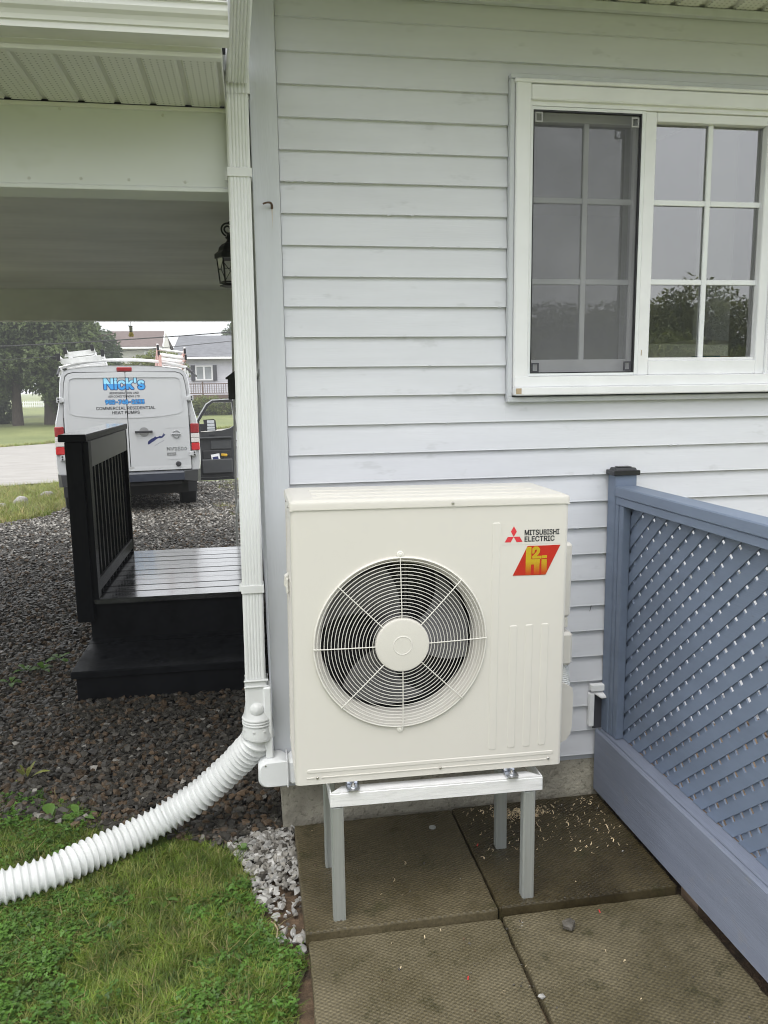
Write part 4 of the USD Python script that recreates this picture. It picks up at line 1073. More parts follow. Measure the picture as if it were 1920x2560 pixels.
def slab(x0, x1, y0, y1, z, seed, skew=0.0, edge=0.004, th=0.05):
    """A pressed slab with worn arrises: edge line wavers, a chip here and there."""
    r = np.random.default_rng(seed)
    base = rrect(x0, x1, y0, y1, 0.008, 3).segmentize(0.03)
    c = np.array(base.exterior.coords)[:-1]
    cx, cy = (x0 + x1) / 2, (y0 + y1) / 2
    c = c + r.normal(0, 0.0009, c.shape)
    def inset(d):
        return np.column_stack([np.sign(c[:, 0] - cx) * np.maximum(np.abs(c[:, 0] - cx) - d * (np.abs(c[:, 0] - cx) > (x1 - x0) / 2 - .02), 0) + cx, np.sign(c[:, 1] - cy) * np.maximum(np.abs(c[:, 1] - cy) - d * (np.abs(c[:, 1] - cy) > (y1 - y0) / 2 - .02), 0) + cy])
    P = []
    for d, zz in ((0.0, -th), (0.0, -edge * 1.3), (edge * .4, -edge * .4), (edge * 1.4, 0.0)):
        q = inset(d)
        P.append(np.column_stack([q, np.full(len(q), z + zz) + skew * (q[:, 0] - cx)]))
    n = len(c)
    V = np.vstack(P); F = []
    for i in range(len(P) - 1):
        for j in range(n):
            p, q = i * n + j, i * n + (j + 1) % n
            F += [(p, q, q + n), (p, q + n, p + n)]
    V = np.vstack([V, [cx, cy, z]]); k = len(V) - 1
    F += [((len(P) - 1) * n + j, (len(P) - 1) * n + (j + 1) % n, k) for j in range(n)]
    return trimesh.Trimesh(V, F, process=False)


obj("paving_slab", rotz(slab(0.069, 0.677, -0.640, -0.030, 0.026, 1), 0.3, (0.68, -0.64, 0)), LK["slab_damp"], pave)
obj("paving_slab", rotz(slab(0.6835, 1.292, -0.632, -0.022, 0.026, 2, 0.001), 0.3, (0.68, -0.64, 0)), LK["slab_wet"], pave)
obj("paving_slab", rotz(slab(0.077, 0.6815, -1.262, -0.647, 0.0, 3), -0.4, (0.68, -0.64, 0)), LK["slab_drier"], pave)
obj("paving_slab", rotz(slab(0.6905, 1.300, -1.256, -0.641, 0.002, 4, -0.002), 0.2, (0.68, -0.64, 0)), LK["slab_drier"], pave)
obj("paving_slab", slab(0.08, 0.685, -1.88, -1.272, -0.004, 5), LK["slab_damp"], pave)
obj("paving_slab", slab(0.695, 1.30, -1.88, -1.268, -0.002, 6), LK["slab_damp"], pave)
obj("bedding", [bx(0.085, 1.36, -1.9, 0.02, -0.06, -0.033)], LK["dirt_brown"], pave)

# ------------------------------------------------------------------ low deck with lattice fence
FA = (1.28, 0.0, 0.0)
FROT = -1.0
deck = thing("low_deck", "low blue-grey painted wooden deck edge along the paving slabs at the wall", "deck", (1.28, -0.8, 0))
RZ = lambda m: rotz(m, FROT * -1 if False else 1.1, FA)


def fr(m):
    """Turns fence and deck shapes by the slight angle they make with the wall's normal (their near end stands farther right)."""
    return rotz(m, 1.1, FA)


obj("rim_board", fr(bx(1.272, 1.2925, -2.4, -0.006, 0.042, 0.300, 0.006)), LK["skirt_paint"], deck)
obj("edge_board", fr(bx(1.2945, 1.345, -2.4, -0.008, 0.255, 0.2985, 0.003)), LK["skirt_paint"], deck)
for i in range(9):
    obj("deck_board", fr(bx(1.350 + i * 0.146, 1.490 + i * 0.146, -2.4, -0.008, 0.238, 0.272, 0.003)), LK["deck_wood"], deck)
obj("joist", [fr(bx(1.36, 2.6, -0.35 - k * .5, -0.31 - k * .5, 0.08, 0.237)) for k in range(5)], LK["deck_wood"], deck)
for bx0 in (0.15, 0.62, 1.1, 1.6):
    obj("footing", fr(bx(1.30, 1.40, -bx0 - .1, -bx0, -0.1, 0.079)), LK["deck_wood"], deck)

fence = thing("lattice_fence", "blue-grey painted privacy lattice fence with a black capped post at the house wall", "fence", (1.34, -0.1, 0.3))
FPNT = LK["fence_paint"]
obj("post", fr(bx(1.300, 1.389, -0.062, -0.003, 0.299, 1.326, 0.004)), FPNT, fence)
cap = part_group("post_cap", fence)
obj("cap_base", fr(bx(1.292, 1.397, -0.071, 0.0, 1.322, 1.340, 0.002)), LK["cap_black"], cap)
obj("cap_top", fr(hull([(x_, y_, z_) for x_, y_, z_ in ((1.302, -.062, 1.340), (1.387, -.062, 1.340), (1.302, -.008, 1.340), (1.387, -.008, 1.340), (1.306, -.058, 1.349), (1.383, -.058, 1.349), (1.306, -.012, 1.349), (1.383, -.012, 1.349))])), LK["cap_black"], cap)
obj("cap_button", fr(hull([(1.318 + .053 * a_, -.050 + .03 * b_, z_) for a_, b_ in ((0, 0), (1, 0), (0, 1), (1, 1)) for z_ in (1.349, 1.353)])), LK["cap_black"], cap)
obj("top_rail", fr(bx(1.300, 1.389, -2.4, -0.064, 1.243, 1.282, 0.004)), FPNT, fence)
obj("batten", fr(bx(1.3035, 1.338, -2.4, -0.066, 1.2135, 1.2425, 0.002)), FPNT, fence)
obj("stile", fr([bx(1.3035, 1.338, -0.088, -0.064, 0.300, 1.2130, 0.002), bx(1.3060, 1.338, -0.122, -0.0895, 0.300, 1.2130, 0.003)]), FPNT, fence)
obj("back_batten", fr([bx(1.3525, 1.385, -2.4, -0.066, 1.2135, 1.2425, 0.002), bx(1.3525, 1.385, -0.12, -0.064, 0.300, 1.2130, 0.002)]), FPNT, fence)
panel = sbox(-1.62, 0.301, -0.068, 1.2400)
ANG = math.radians(41.5)
prng = np.random.default_rng(21)
for layer, (xa, xb, sg) in enumerate(((1.3385, 1.3445, -1), (1.3452, 1.3512, 1))):
    dirv = np.array([sg * math.cos(ANG), math.sin(ANG)]); nrm_ = np.array([-dirv[1], dirv[0]]) * (1 if sg > 0 else -1)
    pit = 0.0815 * math.sin(ANG)
    c0 = np.array([-0.2310, 1.2135])           # a measured gap at the panel's upper edge
    for i in range(-40, 41):
        mid = c0 + nrm_ * ((i + 0.5) * pit + (0.0 if layer == 0 else 0.004))
        wdt = 0.0378 + prng.normal(0, 0.0012) if layer == 0 else 0.0375 + prng.normal(0, 0.0015)
        ang = prng.normal(0, 0.0025)
        dv = np.array([dirv[0] * math.cos(ang) - dirv[1] * math.sin(ang), dirv[0] * math.sin(ang) + dirv[1] * math.cos(ang)])
        nv = np.array([-dv[1], dv[0]])
        q = Polygon([mid + dv * 3 + nv * wdt / 2, mid - dv * 3 + nv * wdt / 2, mid - dv * 3 - nv * wdt / 2, mid + dv * 3 - nv * wdt / 2]).intersection(panel)
        if q.is_empty or q.area < 2e-4:
            continue
        obj("lattice_slat", fr(prism(q, xa + prng.normal(0, .0004), xb, "yz")), FPNT, fence)
# ------------------------------------------------------------------ black porch at the side door
porch = thing("porch", "black painted wooden porch with wet planks, one step and a railing", "porch", (-0.55, 2.6, -0.03))
PB, PWET = LK["porch_black"], LK["porch_wet"]
obj("step_tread", bx(-1.055, -0.015, 1.452, 1.945, 0.128, 0.170, 0.006), LK["step_black"], porch)
obj("step_riser", bx(-1.030, -0.015, 1.475, 1.51, -0.08, 0.127, 0.003), LK["step_black"], porch)
obj("step_side", [bx(-1.035, -1.0, 1.511, 2.06, -0.08, 0.127, 0.003)], PB, porch)
obj("riser", bx(-1.050, -0.012, 2.030, 2.062, 0.10, 0.392, 0.003), LK["step_black"], porch)
obj("step_back", bx(-1.06, -0.015, 1.946, 2.08, 0.128, 0.1685, 0.004), LK["step_black"], porch)
pe = [1.99, 2.150, 2.300, 2.447, 2.590, 2.735, 2.878, 3.020, 3.165, 3.310, 3.445]
for i in range(len(pe) - 1):
    obj("plank", bx(-1.045, -0.012, pe[i] + .0035, pe[i + 1] - .0035, 0.394 + .0 * i, 0.4295 + 0.001 * ((i * 7) % 3 - 1), 0.004), PWET, porch)
obj("rim", [bx(-1.048, -1.012, 2.064, 3.44, 0.12, 0.392, 0.002), bx(-1.01, -0.012, 3.40, 3.44, 0.12, 0.392, 0.002)], PB, porch)
obj("porch_leg", [bx(-1.0, -0.92, 3.3, 3.38, -0.1, 0.12), bx(-1.0, -0.92, 2.1, 2.18, -0.1, 0.12)], PB, porch)
obj("end_post", bx(-1.114, -1.016, 1.975, 2.068, 0.295, 1.3725, 0.004), PB, porch, label="square black post at the front end of the railing")
obj("post_cover", bx(-1.0155, -0.985, 1.988, 2.075, 0.431, 1.3725, 0.003), PB, porch)
obj("end_post", bx(-1.105, -1.016, 3.36, 3.45, 0.295, 1.372, 0.004), PB, porch)
obj("post_cover", bx(-1.0155, -0.990, 3.42, 3.455, 0.431, 1.372, 0.003), PB, porch)
obj("handrail", [bx(-1.142, -0.988, 1.955, 3.49, 1.374, 1.4145, 0.004)], PB, porch)
obj("handrail_top", [bx(-1.139, -0.991, 1.958, 3.487, 1.4147, 1.417, 0.001)], LK["porch_wet"], porch)
obj("upper_rail", bx(-1.012, -0.992, 2.0765, 3.4195, 1.215, 1.3725, 0.003), LK["van_plastic"], porch)
obj("lower_rail", bx(-1.012, -0.992, 2.0765, 3.4195, 0.455, 0.53, 0.003), PB, porch)
for i in range(11):
    yy = 2.15 + i * 0.122
    obj("baluster", bx(-1.052, -1.014, yy, yy + 0.038, 0.43, 1.33, 0.002), PB, porch)

# lantern, letter box, pipe end on the side wall
ln = thing("wall_lantern", "black wrought iron wall lantern behind the downspout, under the carport ceiling", "lantern", (-0.126, 1.833, 2.235))
IB = LK["iron_black"]
LX, LY = -0.137, 2.35


def lobj(name, m, mtl, parent):
    """The lantern is drawn at full size and built a tenth smaller, under the ceiling."""
    m = to_mesh(m).copy(); m.vertices = m.vertices * 0.9 + [-0.0024, -0.282, 0.166]
    return obj(name, m, mtl, parent)


lobj("backplate", bx(-0.012, -0.001, LY - .05, LY + .05, 2.40, 2.66, 0.003), IB, ln)
lobj("arm", tube([(-0.012, LY, 2.60), (-0.06, LY, 2.675), (-0.10, LY, 2.70), (LX, LY, 2.675)], 0.007, 8), IB, ln)
tt_ = np.linspace(0, 1.72 * 2 * PI, 44)
sp = np.linspace(0.042, 0.012, 44)
lobj("scroll", tube([(LX - .004 - q * math.sin(t + .25), LY, 2.640 - q * math.cos(t + .25)) for t, q in zip(tt_, sp)], 0.0055, 8), IB, ln)
lobj("finial", lathe([(0, 2.612), (0.012, 2.608), (0.010, 2.598), (0.024, 2.588), (0.012, 2.578), (0.014, 2.566), (0, 2.564)][::-1], (LX, LY, 0), "z", 16), IB, ln)
prof = [(0.014, 2.570), (0.022, 2.560), (0.045, 2.548), (0.062, 2.530), (0.068, 2.508), (0.088, 2.492), (0.092, 2.488), (0.092, 2.462), (0.080, 2.462), (0.0, 2.470)]
lobj("roof", rotz(lathe(prof[::-1], (0, 0, 0), "z", 6), 0).apply_translation([LX, LY, 0]), IB, ln)
hexp = lambda r, z: [(LX + r * math.cos(PI / 3 * k), LY + r * math.sin(PI / 3 * k), z) for k in range(6)]
top_, mid_, bot_ = hexp(0.078, 2.462), hexp(0.074, 2.40), hexp(0.064, 2.318)
for k in range(6):
    lobj("bar", cyl(top_[k], bot_[k], 0.0048, 6), IB, ln)
    j = (k + 1) % 6
    c_ = lambda a_, b_, f: tuple(np.array(a_) * (1 - f) + np.array(b_) * f)
    m1, m2_ = c_(top_[k], bot_[k], .45), c_(top_[j], bot_[j], .45)
    ctr = c_(m1, m2_, .5)
    lobj("tracery", [cyl(m1, ctr, .0024, 5), cyl(c_(top_[j], bot_[j], .08), ctr, .0024, 5), cyl(c_(top_[j], bot_[j], .85), ctr, .0024, 5)], IB, ln)
    lobj("base_rail", [cyl(bot_[k], bot_[j], 0.0065, 6), cyl(c_(bot_[k], (bot_[k][0], bot_[k][1], 2.30), 1), c_(bot_[j], (bot_[j][0], bot_[j][1], 2.30), 1), 0.004, 6)], IB, ln)
    lobj("pane", trimesh.Trimesh([top_[k], top_[j], bot_[j], bot_[k]], [[0, 1, 2], [0, 2, 3]], process=False), LK["lantern_glass"], ln)
lobj("base", hull(hexp(0.066, 2.300) + hexp(0.066, 2.296)), IB, ln)

mb = thing("letter_box", "black metal letter box with a peaked lid on the side wall behind the downspout", "letter box", (-0.10, 3.3, 1.57))
obj("body", bx(-0.2065, -0.002, 3.16, 3.44, 1.588, 1.742, 0.003), LK["cap_black"], mb)
obj("lid", hull([(-0.222, 3.15, 1.738), (-0.222, 3.45, 1.738), (-0.222, 3.15, 1.746), (-0.222, 3.45, 1.746), (-0.10, 3.15, 1.835), (-0.10, 3.45, 1.835), (-0.002, 3.15, 1.835), (-0.002, 3.45, 1.835), (-0.002, 3.15, 1.738), (-0.002, 3.45, 1.738)]), LK["cap_black"], mb)
vp_ = thing("pipe_end", "white rounded pipe end sticking out of the side wall beyond the porch", "pipe", (-0.1, 3.62, 0.7))
obj("elbow", tube([(-0.002, 3.62, 0.86), (-0.08, 3.62, 0.845), (-0.125, 3.62, 0.80), (-0.145, 3.62, 0.72), (-0.155, 3.62, 0.665)], [.038, .042, .045, .05, .052], 18), LK["hose_white"], vp_, smooth=40)

# ------------------------------------------------------------------ the van (own axes: x to its right, y forward, z up from the ground, tail at y = 0)
VYAW = math.radians(8.64)
cpv = math.cos(math.radians(-2.6)); spv = math.sin(math.radians(-2.6))
VM = np.array([[math.cos(VYAW), -math.sin(VYAW), 0], [math.sin(VYAW), math.cos(VYAW), 0], [0, 0, 1]]) @ np.array([[1, 0, 0], [0, cpv, -spv], [0, spv, cpv]])
VZ = -0.115
van = thing("van", "silver-white work van with open front door and ladders on its roof, seen from behind", "van", (-1.815, 9.0, VZ), VM, local=True)
VP, VS = LK["van_paint"], LK["van_seam"]
G = -VZ                                       # heights measured from the tail plane's zero
right = [(0.93, 0.46), (0.985, 0.50), (1.0, 0.62), (1.0, 0.90), (0.990, 1.10), (0.972, 1.25), (0.930, 1.42), (0.905, 1.56), (0.892, 1.75), (0.872, 1.88), (0.835, 1.945), (0.76, 1.982), (0.5, 2.015), (0.2, 2.03)]
sec = [(x_, z_ + G) for x_, z_ in right] + [(-x_, z_ + G) for x_, z_ in right[::-1]]
sec = np.array(sec)
ysec = [(0.03, 0.992, 0), (0.0, 0.975, 0), (0.0, 0.985, 0), (0.05, 1.0, 0), (2.0, 1.0, 0.005), (4.3, 0.995, 0), (4.75, 0.975, -0.02), (5.35, 0.94, -0.62), (6.05, 0.90, -0.75), (6.1, 0.86, -0.78)]
ysec = [(0.006, 0.972, 0), (0.0, 0.984, 0), (0.045, 1.0, 0), (2.0, 1.0, 0.005), (4.3, 0.995, 0), (4.75, 0.975, -0.02), (5.35, 0.94, -0.62), (6.05, 0.90, -0.75)]
V, F = [], []
for y_, sx_, dz in ysec:
    for x_, z_ in sec:
        zz = z_ + (dz * max(0, (z_ - 1.1)) / 1.0 if dz else 0)
        V.append((x_ * sx_, y_ + (0.045 * max(0, z_ - 1.3 - G) if y_ < .1 else 0), zz))
n = len(sec)
for i in range(len(ysec) - 1):
    for j in range(n):
        p, q = i * n + j, i * n + (j + 1) % n
        F += [(p, p + n, q + n), (p, q + n, q)]
F += [(0, j, j + 1) for j in range(1, n - 1)] + [((len(ysec) - 1) * n, (len(ysec) - 1) * n + j + 1, (len(ysec) - 1) * n + j) for j in range(1, n - 1)]
bodym = trimesh.Trimesh(V, F, process=False)
if bodym.volume < 0:
    bodym.invert()
obj("body", bodym, VP, van, smooth=28)


def vbend(m):
    """Leans tail pieces with the body's slightly raked upper rear."""
    m = to_mesh(m).copy(); v = m.vertices.copy(); v[:, 1] += 0.045 * np.maximum(0, v[:, 2] - 1.3 - G); m.vertices = v
    return m


def vplate(poly, y0, y1, ch=0.0):
    poly = affinity.translate(poly, 0, G)
    if ch:
        P = np.array(poly.exterior.segmentize(0.08).coords)[:-1]
        Q = np.array(poly.buffer(-ch).exterior.segmentize(0.08).coords)[:-1]
    poly = poly.segmentize(0.12)
    return vbend(prism(poly, y0, y1, "xz"))


doorp = Polygon([(-0.856, 0.512), (-0.0065, 0.512), (-0.0035, 1.935), (-0.70, 1.925), (-0.765, 1.905), (-0.80, 1.87), (-0.822, 1.78), (-0.842, 1.60), (-0.850, 1.40)]).buffer(-0.02).buffer(0.02, quad_segs=6)
both = ops.unary_union([doorp, affinity.scale(doorp, -1, 1, origin=(0, 0))])
obj("door_gap", vplate(Polygon([(-0.866, 0.500), (0.866, 0.500), (0.858, 1.40), (0.850, 1.60), (0.83, 1.79), (0.808, 1.885), (0.77, 1.92), (0.70, 1.938), (-0.70, 1.938), (-0.77, 1.92), (-0.808, 1.885), (-0.83, 1.79), (-0.850, 1.60), (-0.858, 1.40)]), -0.0035, -0.001), VS, van)
upper = Polygon([(-0.775, 1.36), (-0.70, 1.325), (-0.45, 1.29), (-0.14, 1.275), (0.03, 1.275), (0.03, 1.868), (-0.70, 1.862), (-0.755, 1.84), (-0.772, 1.79), (-0.786, 1.60), (-0.790, 1.42)]).buffer(-0.03).buffer(0.03, quad_segs=6)
lower = Polygon([(-0.80, 0.66), (-0.10, 0.66), (-0.10, 1.16), (-0.80, 1.16)]).buffer(-0.05).buffer(0.05)
doors = []
for sg in (-1, 1):
    fl_ = lambda g: g if sg < 0 else affinity.scale(g, -1, 1, origin=(0, 0))
    d_ = obj("rear_door", vplate(fl_(doorp).difference(fl_(upper)), -0.022, -0.0036), VP, van, label="left rear door" if sg < 0 else "right rear door with handle and emblem")
    doors.append(d_)
    half = sbox(-2, 0, -0.0065, 3) if sg < 0 else sbox(0.0065, 0, 2, 3)
    ring_ = fl_(upper).buffer(0.001).difference(fl_(upper).buffer(-0.012)).intersection(half)
    obj("panel_bead", vplate(ring_, -0.0265, -0.0215), VP, d_)
    obj("door_field", vplate(fl_(upper).buffer(0.001).intersection(half), -0.0175, -0.0036), VP, d_)
sl = sbox(0.53, 0.628, 0.80, 0.636).buffer(0.01)
obj("pressed_line", vplate(rrect(0.515, 0.80, 1.120, 1.135, .006), -0.0245, -0.0215), VP, doors[1])
obj("pressed_line", vplate(rrect(0.515, 0.80, 0.662, 0.676, .006), -0.0245, -0.0215), VP, doors[1])
obj("door_foot", [vplate(sbox(-0.852, 0.514, -0.022, 0.56), -0.0236, -0.0215), vplate(sbox(-0.018, 0.514, 0.852, 0.575), -0.0236, -0.0215)], LK["van_dirty_paint"], van)
obj("handle_cup", vplate(Point(0.212, 1.072).buffer(0.068), -0.0245, -0.0215), LK["badge_grey"], doors[1])
obj("handle", [mv(bx(0.088, 0.332, -0.065, -0.045, 1.058, 1.090, 0.006), (0, 0, G)), mv(bx(0.088, 0.118, -0.05, -0.02, 1.058, 1.09, 0.004), (0, 0, G)), mv(bx(0.302, 0.332, -0.05, -0.02, 1.058, 1.09, 0.004), (0, 0, G))], LK["van_plastic"], doors[1])
obj("emblem", [vbend(ring((0.662, -0.030, 1.028 + G), 0.052, 0.0065, "y", 40, 6)), mv(bx(0.594, 0.730, -0.038, -0.028, 1.015, 1.041, 0.003), (0, 0, G))], LK["chrome"], doors[1])
tx = lambda s, x_, z_, w_, h_, **k: affinity.translate(text_flat(s, w_, h_, **k), x_, z_)
obj("badge_lettering", [vplate(tx("NV2500", 0.519, 0.795, 0.284, 0.046, bold=True), -0.0262, -0.0222)], LK["chrome"], doors[1])
obj("badge", [vplate(rrect(0.515, 0.645, 0.718, 0.762, .003).difference(tx("HD", 0.540, 0.724, 0.080, 0.032, bold=True)), -0.0255, -0.0222)], LK["badge_grey"], doors[1])
obj("lock_knob", [lathe([(0, -0.045), (0.028, -0.043), (0.036, -0.032), (0.040, -0.022)], (0.672, 0, 0.592 + G), "y", 20)], LK["van_plastic"], doors[1])
# lettering printed across both doors
YB = -0.0182
big = tx("Nick's", -0.292, 1.695, 0.550, 0.150, bold=True, grow=0.004)
obj("name_outline", vplate(big.buffer(0.010), YB, -0.0174), LK["ink_navy"], van)
obj("name_lettering", vplate(big.intersection(sbox(-1, 0, 1, 1.765)), YB - .0006, YB), LK["ink_blue"], van)
obj("name_lettering", vplate(big.intersection(sbox(-1, 1.7655, 1, 3)), YB - .0006, YB), LK["ink_sky"], van)
for s_, x_, z_, w_, h_, it, b_ in (("REFRIGERATION AND", -0.226, 1.622, 0.398, 0.029, 9, True), ("AIR CONDITIONING LTD", -0.249, 1.574, 0.430, 0.029, 9, True), ("COMMERCIAL RESIDENTIAL", -0.421, 1.401, 0.812, 0.041, 0, True), ("HEAT PUMPS", -0.207, 1.338, 0.378, 0.041, 0, True)):
    obj("lettering", vplate(tx(s_, x_, z_, w_, h_, italic=it, bold=b_), YB - .0006, -0.0174), LK["ink_black"], van)
ph = tx("902-748-2233", -0.288, 1.482, 0.530, 0.054, bold=True, grow=0.002)
obj("number_outline", vplate(ph.buffer(0.006), YB, -0.0174), LK["ink_navy"], van)
obj("number_lettering", vplate(ph, YB - .0006, YB), LK["ink_blue"], van)
mp_ = Polygon([(0.255, 0.905), (0.262, 0.935), (0.285, 0.955), (0.315, 0.975), (0.345, 0.985), (0.352, 0.997), (0.372, 1.005), (0.375, 0.992), (0.402, 0.995), (0.425, 1.008), (0.455, 1.003), (0.468, 1.018), (0.478, 1.045), (0.487, 1.047), (0.484, 1.025), (0.502, 1.035), (0.508, 1.022), (0.490, 1.006), (0.470, 0.985), (0.44, 0.975), (0.41, 0.978), (0.375, 0.960), (0.345, 0.935), (0.315, 0.920), (0.285, 0.898), (0.262, 0.888)])
obj("map_sticker", vplate(mp_, -0.0226, -0.0221), LK["ink_navy"], doors[1])
ms = rot(prism(affinity.translate(text_flat("Nova Scotia", 0.15, 0.011), 0.355, 0.868), -0.0226, -0.0221, "xz"), -28, [0, 1, 0], (0.355, 0, 0.868))
obj("map_lettering", mv(ms, (0, 0, G)), LK["ink_navy"], doors[1])
# lamps, hinges, bumper
for sg in (-1, 1):
    f_ = lambda a_, b_: (min(sg * a_, sg * b_), max(sg * a_, sg * b_))
    tl = part_group("tail_light", van)
    a_, b_ = f_(0.868, 0.992)
    obj("lens", mv(bx(a_, b_, -0.022, 0.05, 1.035, 1.178, 0.012), (0, 0, G)), LK["lens_dark_red"], tl)
    obj("lens", mv(bx(a_ + (.004 if sg > 0 else 0), b_ - (.004 if sg < 0 else 0), -0.022, 0.05, 0.968, 1.032, 0.006), (0, 0, G)), LK["lens_clear"], tl)
    obj("lens", mv(bx(a_ + (.004 if sg > 0 else 0), b_ - (.004 if sg < 0 else 0), -0.022, 0.05, 0.898, 0.965, 0.006), (0, 0, G)), LK["lens_clear"], tl)
    obj("lens", mv(bx(a_ + (.006 if sg > 0 else 0), b_ - (.006 if sg < 0 else 0), -0.022, 0.05, 0.782, 0.895, 0.012), (0, 0, G)), LK["lens_red"], tl)
    for hz in (1.547, 0.738):
        h_ = part_group("hinge", van)
        x1_, x2_ = f_(0.846, 0.935)
        obj("plate", mv(bx(x1_, x2_, -0.032, 0.02, hz - .036, hz + .036, 0.004), (0, 0.045 * max(0, hz - 1.3), G)), VP, h_)
        for k in (-1, 1):
            obj("bolt", lathe([(0, -0.036), (0.012, -0.035), (0.013, -0.03)], (sg * 0.910, 0.045 * max(0, hz - 1.3), hz + k * .017 + G), "y", 12), VS, h_)
        x1_, x2_ = f_(0.835, 0.866)
        obj("knuckle", mv(bx(x1_, x2_, -0.046, -0.02, hz - .026, hz + .026, 0.004), (0, 0.045 * max(0, hz - 1.3), G)), VP, h_)
    obj("gap_line", mv(bx(*f_(0.8575, 0.866), -0.004, 0.0, 0.50, 1.3), (0, 0, G)), VS, van)
l3 = [(-0.112, 1.945), (0.098, 1.945), (0.098, 1.995), (0.088, 2.006), (-0.102, 2.006), (-0.112, 1.995)]
obj("brake_light", mv(bx(-0.112, 0.098, -0.012, 0.06, 1.943, 2.006, 0.012), (0, 0.028, G)), LK["lens_dark_red"], van)
obj("bumper", mv(hull([(x_, y_, z_) for x_, y_, z_ in ((-0.74, -0.17, 0.470), (0.74, -0.17, 0.470), (-0.74, -0.17, 0.365), (0.74, -0.17, 0.365), (-0.74, 0.1, 0.490), (0.74, 0.1, 0.490), (-0.74, 0.1, 0.345), (0.74, 0.1, 0.345), (-.74, -.155, .49), (.74, -.155, .49))]), (0, 0, G)), LK["van_bumper"], van)
for sg in (-1, 1):
    obj("bumper_corner", mv(hull([(sg * x_, y_, z_) for x_, y_, z_ in ((0.742, -0.165, 0.490), (0.742, -0.16, 0.36), (0.94, -0.10, 0.500), (0.93, -0.09, 0.33), (0.992, 0.05, 0.510), (0.985, 0.05, 0.32), (0.742, 0.1, 0.49), (0.742, 0.1, 0.33), (0.99, 0.25, 0.505), (0.98, .25, .34))]), (0, 0, G)), LK["van_plastic"], van)
obj("tow_step", mv(bx(-0.70, 0.70, -0.13, 0.0, 0.30, 0.345, 0.004), (0, 0, G)), LK["underbody"], van)
obj("underbody", mv([bx(-0.80, 0.80, 0.06, 5.6, 0.16, 0.47), bx(-0.70, 0.70, 1.0, 1.25, 0.10, 0.26, 0.03)], (0, 0, G)), LK["underbody"], van)


def wheel(x, y):
    w_ = part_group("wheel", van)
    R = 0.375
    s_ = 1 if x > 0 else -1
    obj("tyre", lathe([(0.20, -0.115), (0.33, -0.125), (0.362, -0.112), (R, -0.085), (R, 0.085), (0.362, 0.112), (0.33, 0.125), (0.20, 0.115), (0.20, -0.115)], (x, y, R - 0.01), "x", 36), LK["tyre"], w_, smooth=30)
    obj("rim", lathe([(0, 0.02 * s_), (0.10, 0.05 * s_), (0.19, 0.06 * s_), (0.20, 0.10 * s_)], (x, y, R - 0.01), "x", 24), LK["badge_grey"], w_, smooth=30)


for x_ in (-0.86, 0.86):
    for y_ in (1.18, 4.95):
        wheel(x_, y_)
obj("mud_flap", [mv(bx(x_ - .12, x_ + .12, 0.72, 0.735, 0.12, 0.42), (0, 0, G)) for x_ in (-.86, .86)], LK["van_plastic"], van)
# open front door on the right, square to the body
dr = part_group("front_door", van)
DY = 4.72
zd = lambda z_: z_ + G + 0.035            # the nose stands lower than the tail
outer = Polygon([(1.00, 0.00), (2.12, -0.005), (2.17, 0.03), (2.185, 0.12), (2.18, 0.9), (2.17, 1.12), (2.13, 1.60), (2.09, 1.66), (1.68, 1.645), (1.55, 1.56), (1.42, 1.36), (1.30, 1.16), (1.00, 1.05)])
wind = Polygon([(1.42, 0.992), (1.55, 0.985), (1.84, 1.005), (2.02, 1.05), (2.115, 1.11), (2.075, 1.58), (1.70, 1.585), (1.60, 1.51), (1.47, 1.31), (1.40, 1.20)])
obj("shell", mv(prism(outer.difference(wind), DY, DY + 0.09, "xz"), (0, 0, G + .035)), VP, dr)
inner = Polygon([(1.02, 0.05), (2.05, 0.045), (2.095, 0.08), (2.11, 0.16), (2.11, 1.11), (2.02, 1.045), (1.84, 0.998), (1.55, 0.978), (1.02, 0.985)])
obj("trim_panel", mv(prism(inner, DY - 0.035, DY - 0.001, "xz"), (0, 0, G + .035)), LK["van_trim"], dr)
fr_ = outer.buffer(-0.018).intersection(sbox(0.9, 0.98, 2.2, 1.8)).difference(wind.buffer(0.002))
obj("window_frame", mv(prism(fr_, DY - 0.012, DY - 0.0005, "xz"), (0, 0, G + .035)), LK["gasket_black"], dr)
obj("arm_rest", [bx(1.35, 2.03, DY - .085, DY - .036, zd(0.845), zd(0.878), 0.008), bx(1.60, 2.02, DY - .06, DY - .036, zd(.62), zd(.80), .02)], LK["door_trim_light"], dr)
obj("inner_handle", bx(1.58, 1.71, DY - .045, DY - .036, zd(0.905), zd(0.945), 0.006), LK["gasket_black"], dr)
obj("pocket", [bx(1.40, 2.03, DY - .10, DY - .036, zd(0.12), zd(0.42), 0.02)], LK["door_trim_light"], dr)
obj("pocket_mouth", bx(1.43, 2.0, DY - .062, DY - .036, zd(0.42), zd(0.60), 0.02), LK["gasket_black"], dr)
obj("latch", [lathe([(0, -0.035), (0.018, -0.03), (0.02, 0)], (2.150, DY, zd(q)), "y", 12) for q in (0.66, 0.80)], LK["chrome"], dr)
obj("lower_seal", bx(1.0, 2.10, DY - .02, DY - .0005, zd(-0.02), zd(0.035), .004), LK["gasket_black"], dr)
mr_ = part_group("mirror", van)
obj("housing", hull([(x_, y_, zd(z_)) for x_, z_ in ((1.49, 1.235), (1.70, 1.245), (1.735, 1.21), (1.745, 1.02), (1.71, 0.995), (1.52, 1.0)) for y_ in (DY + .02, DY + .13)]), LK["gasket_black"], mr_, smooth=30)
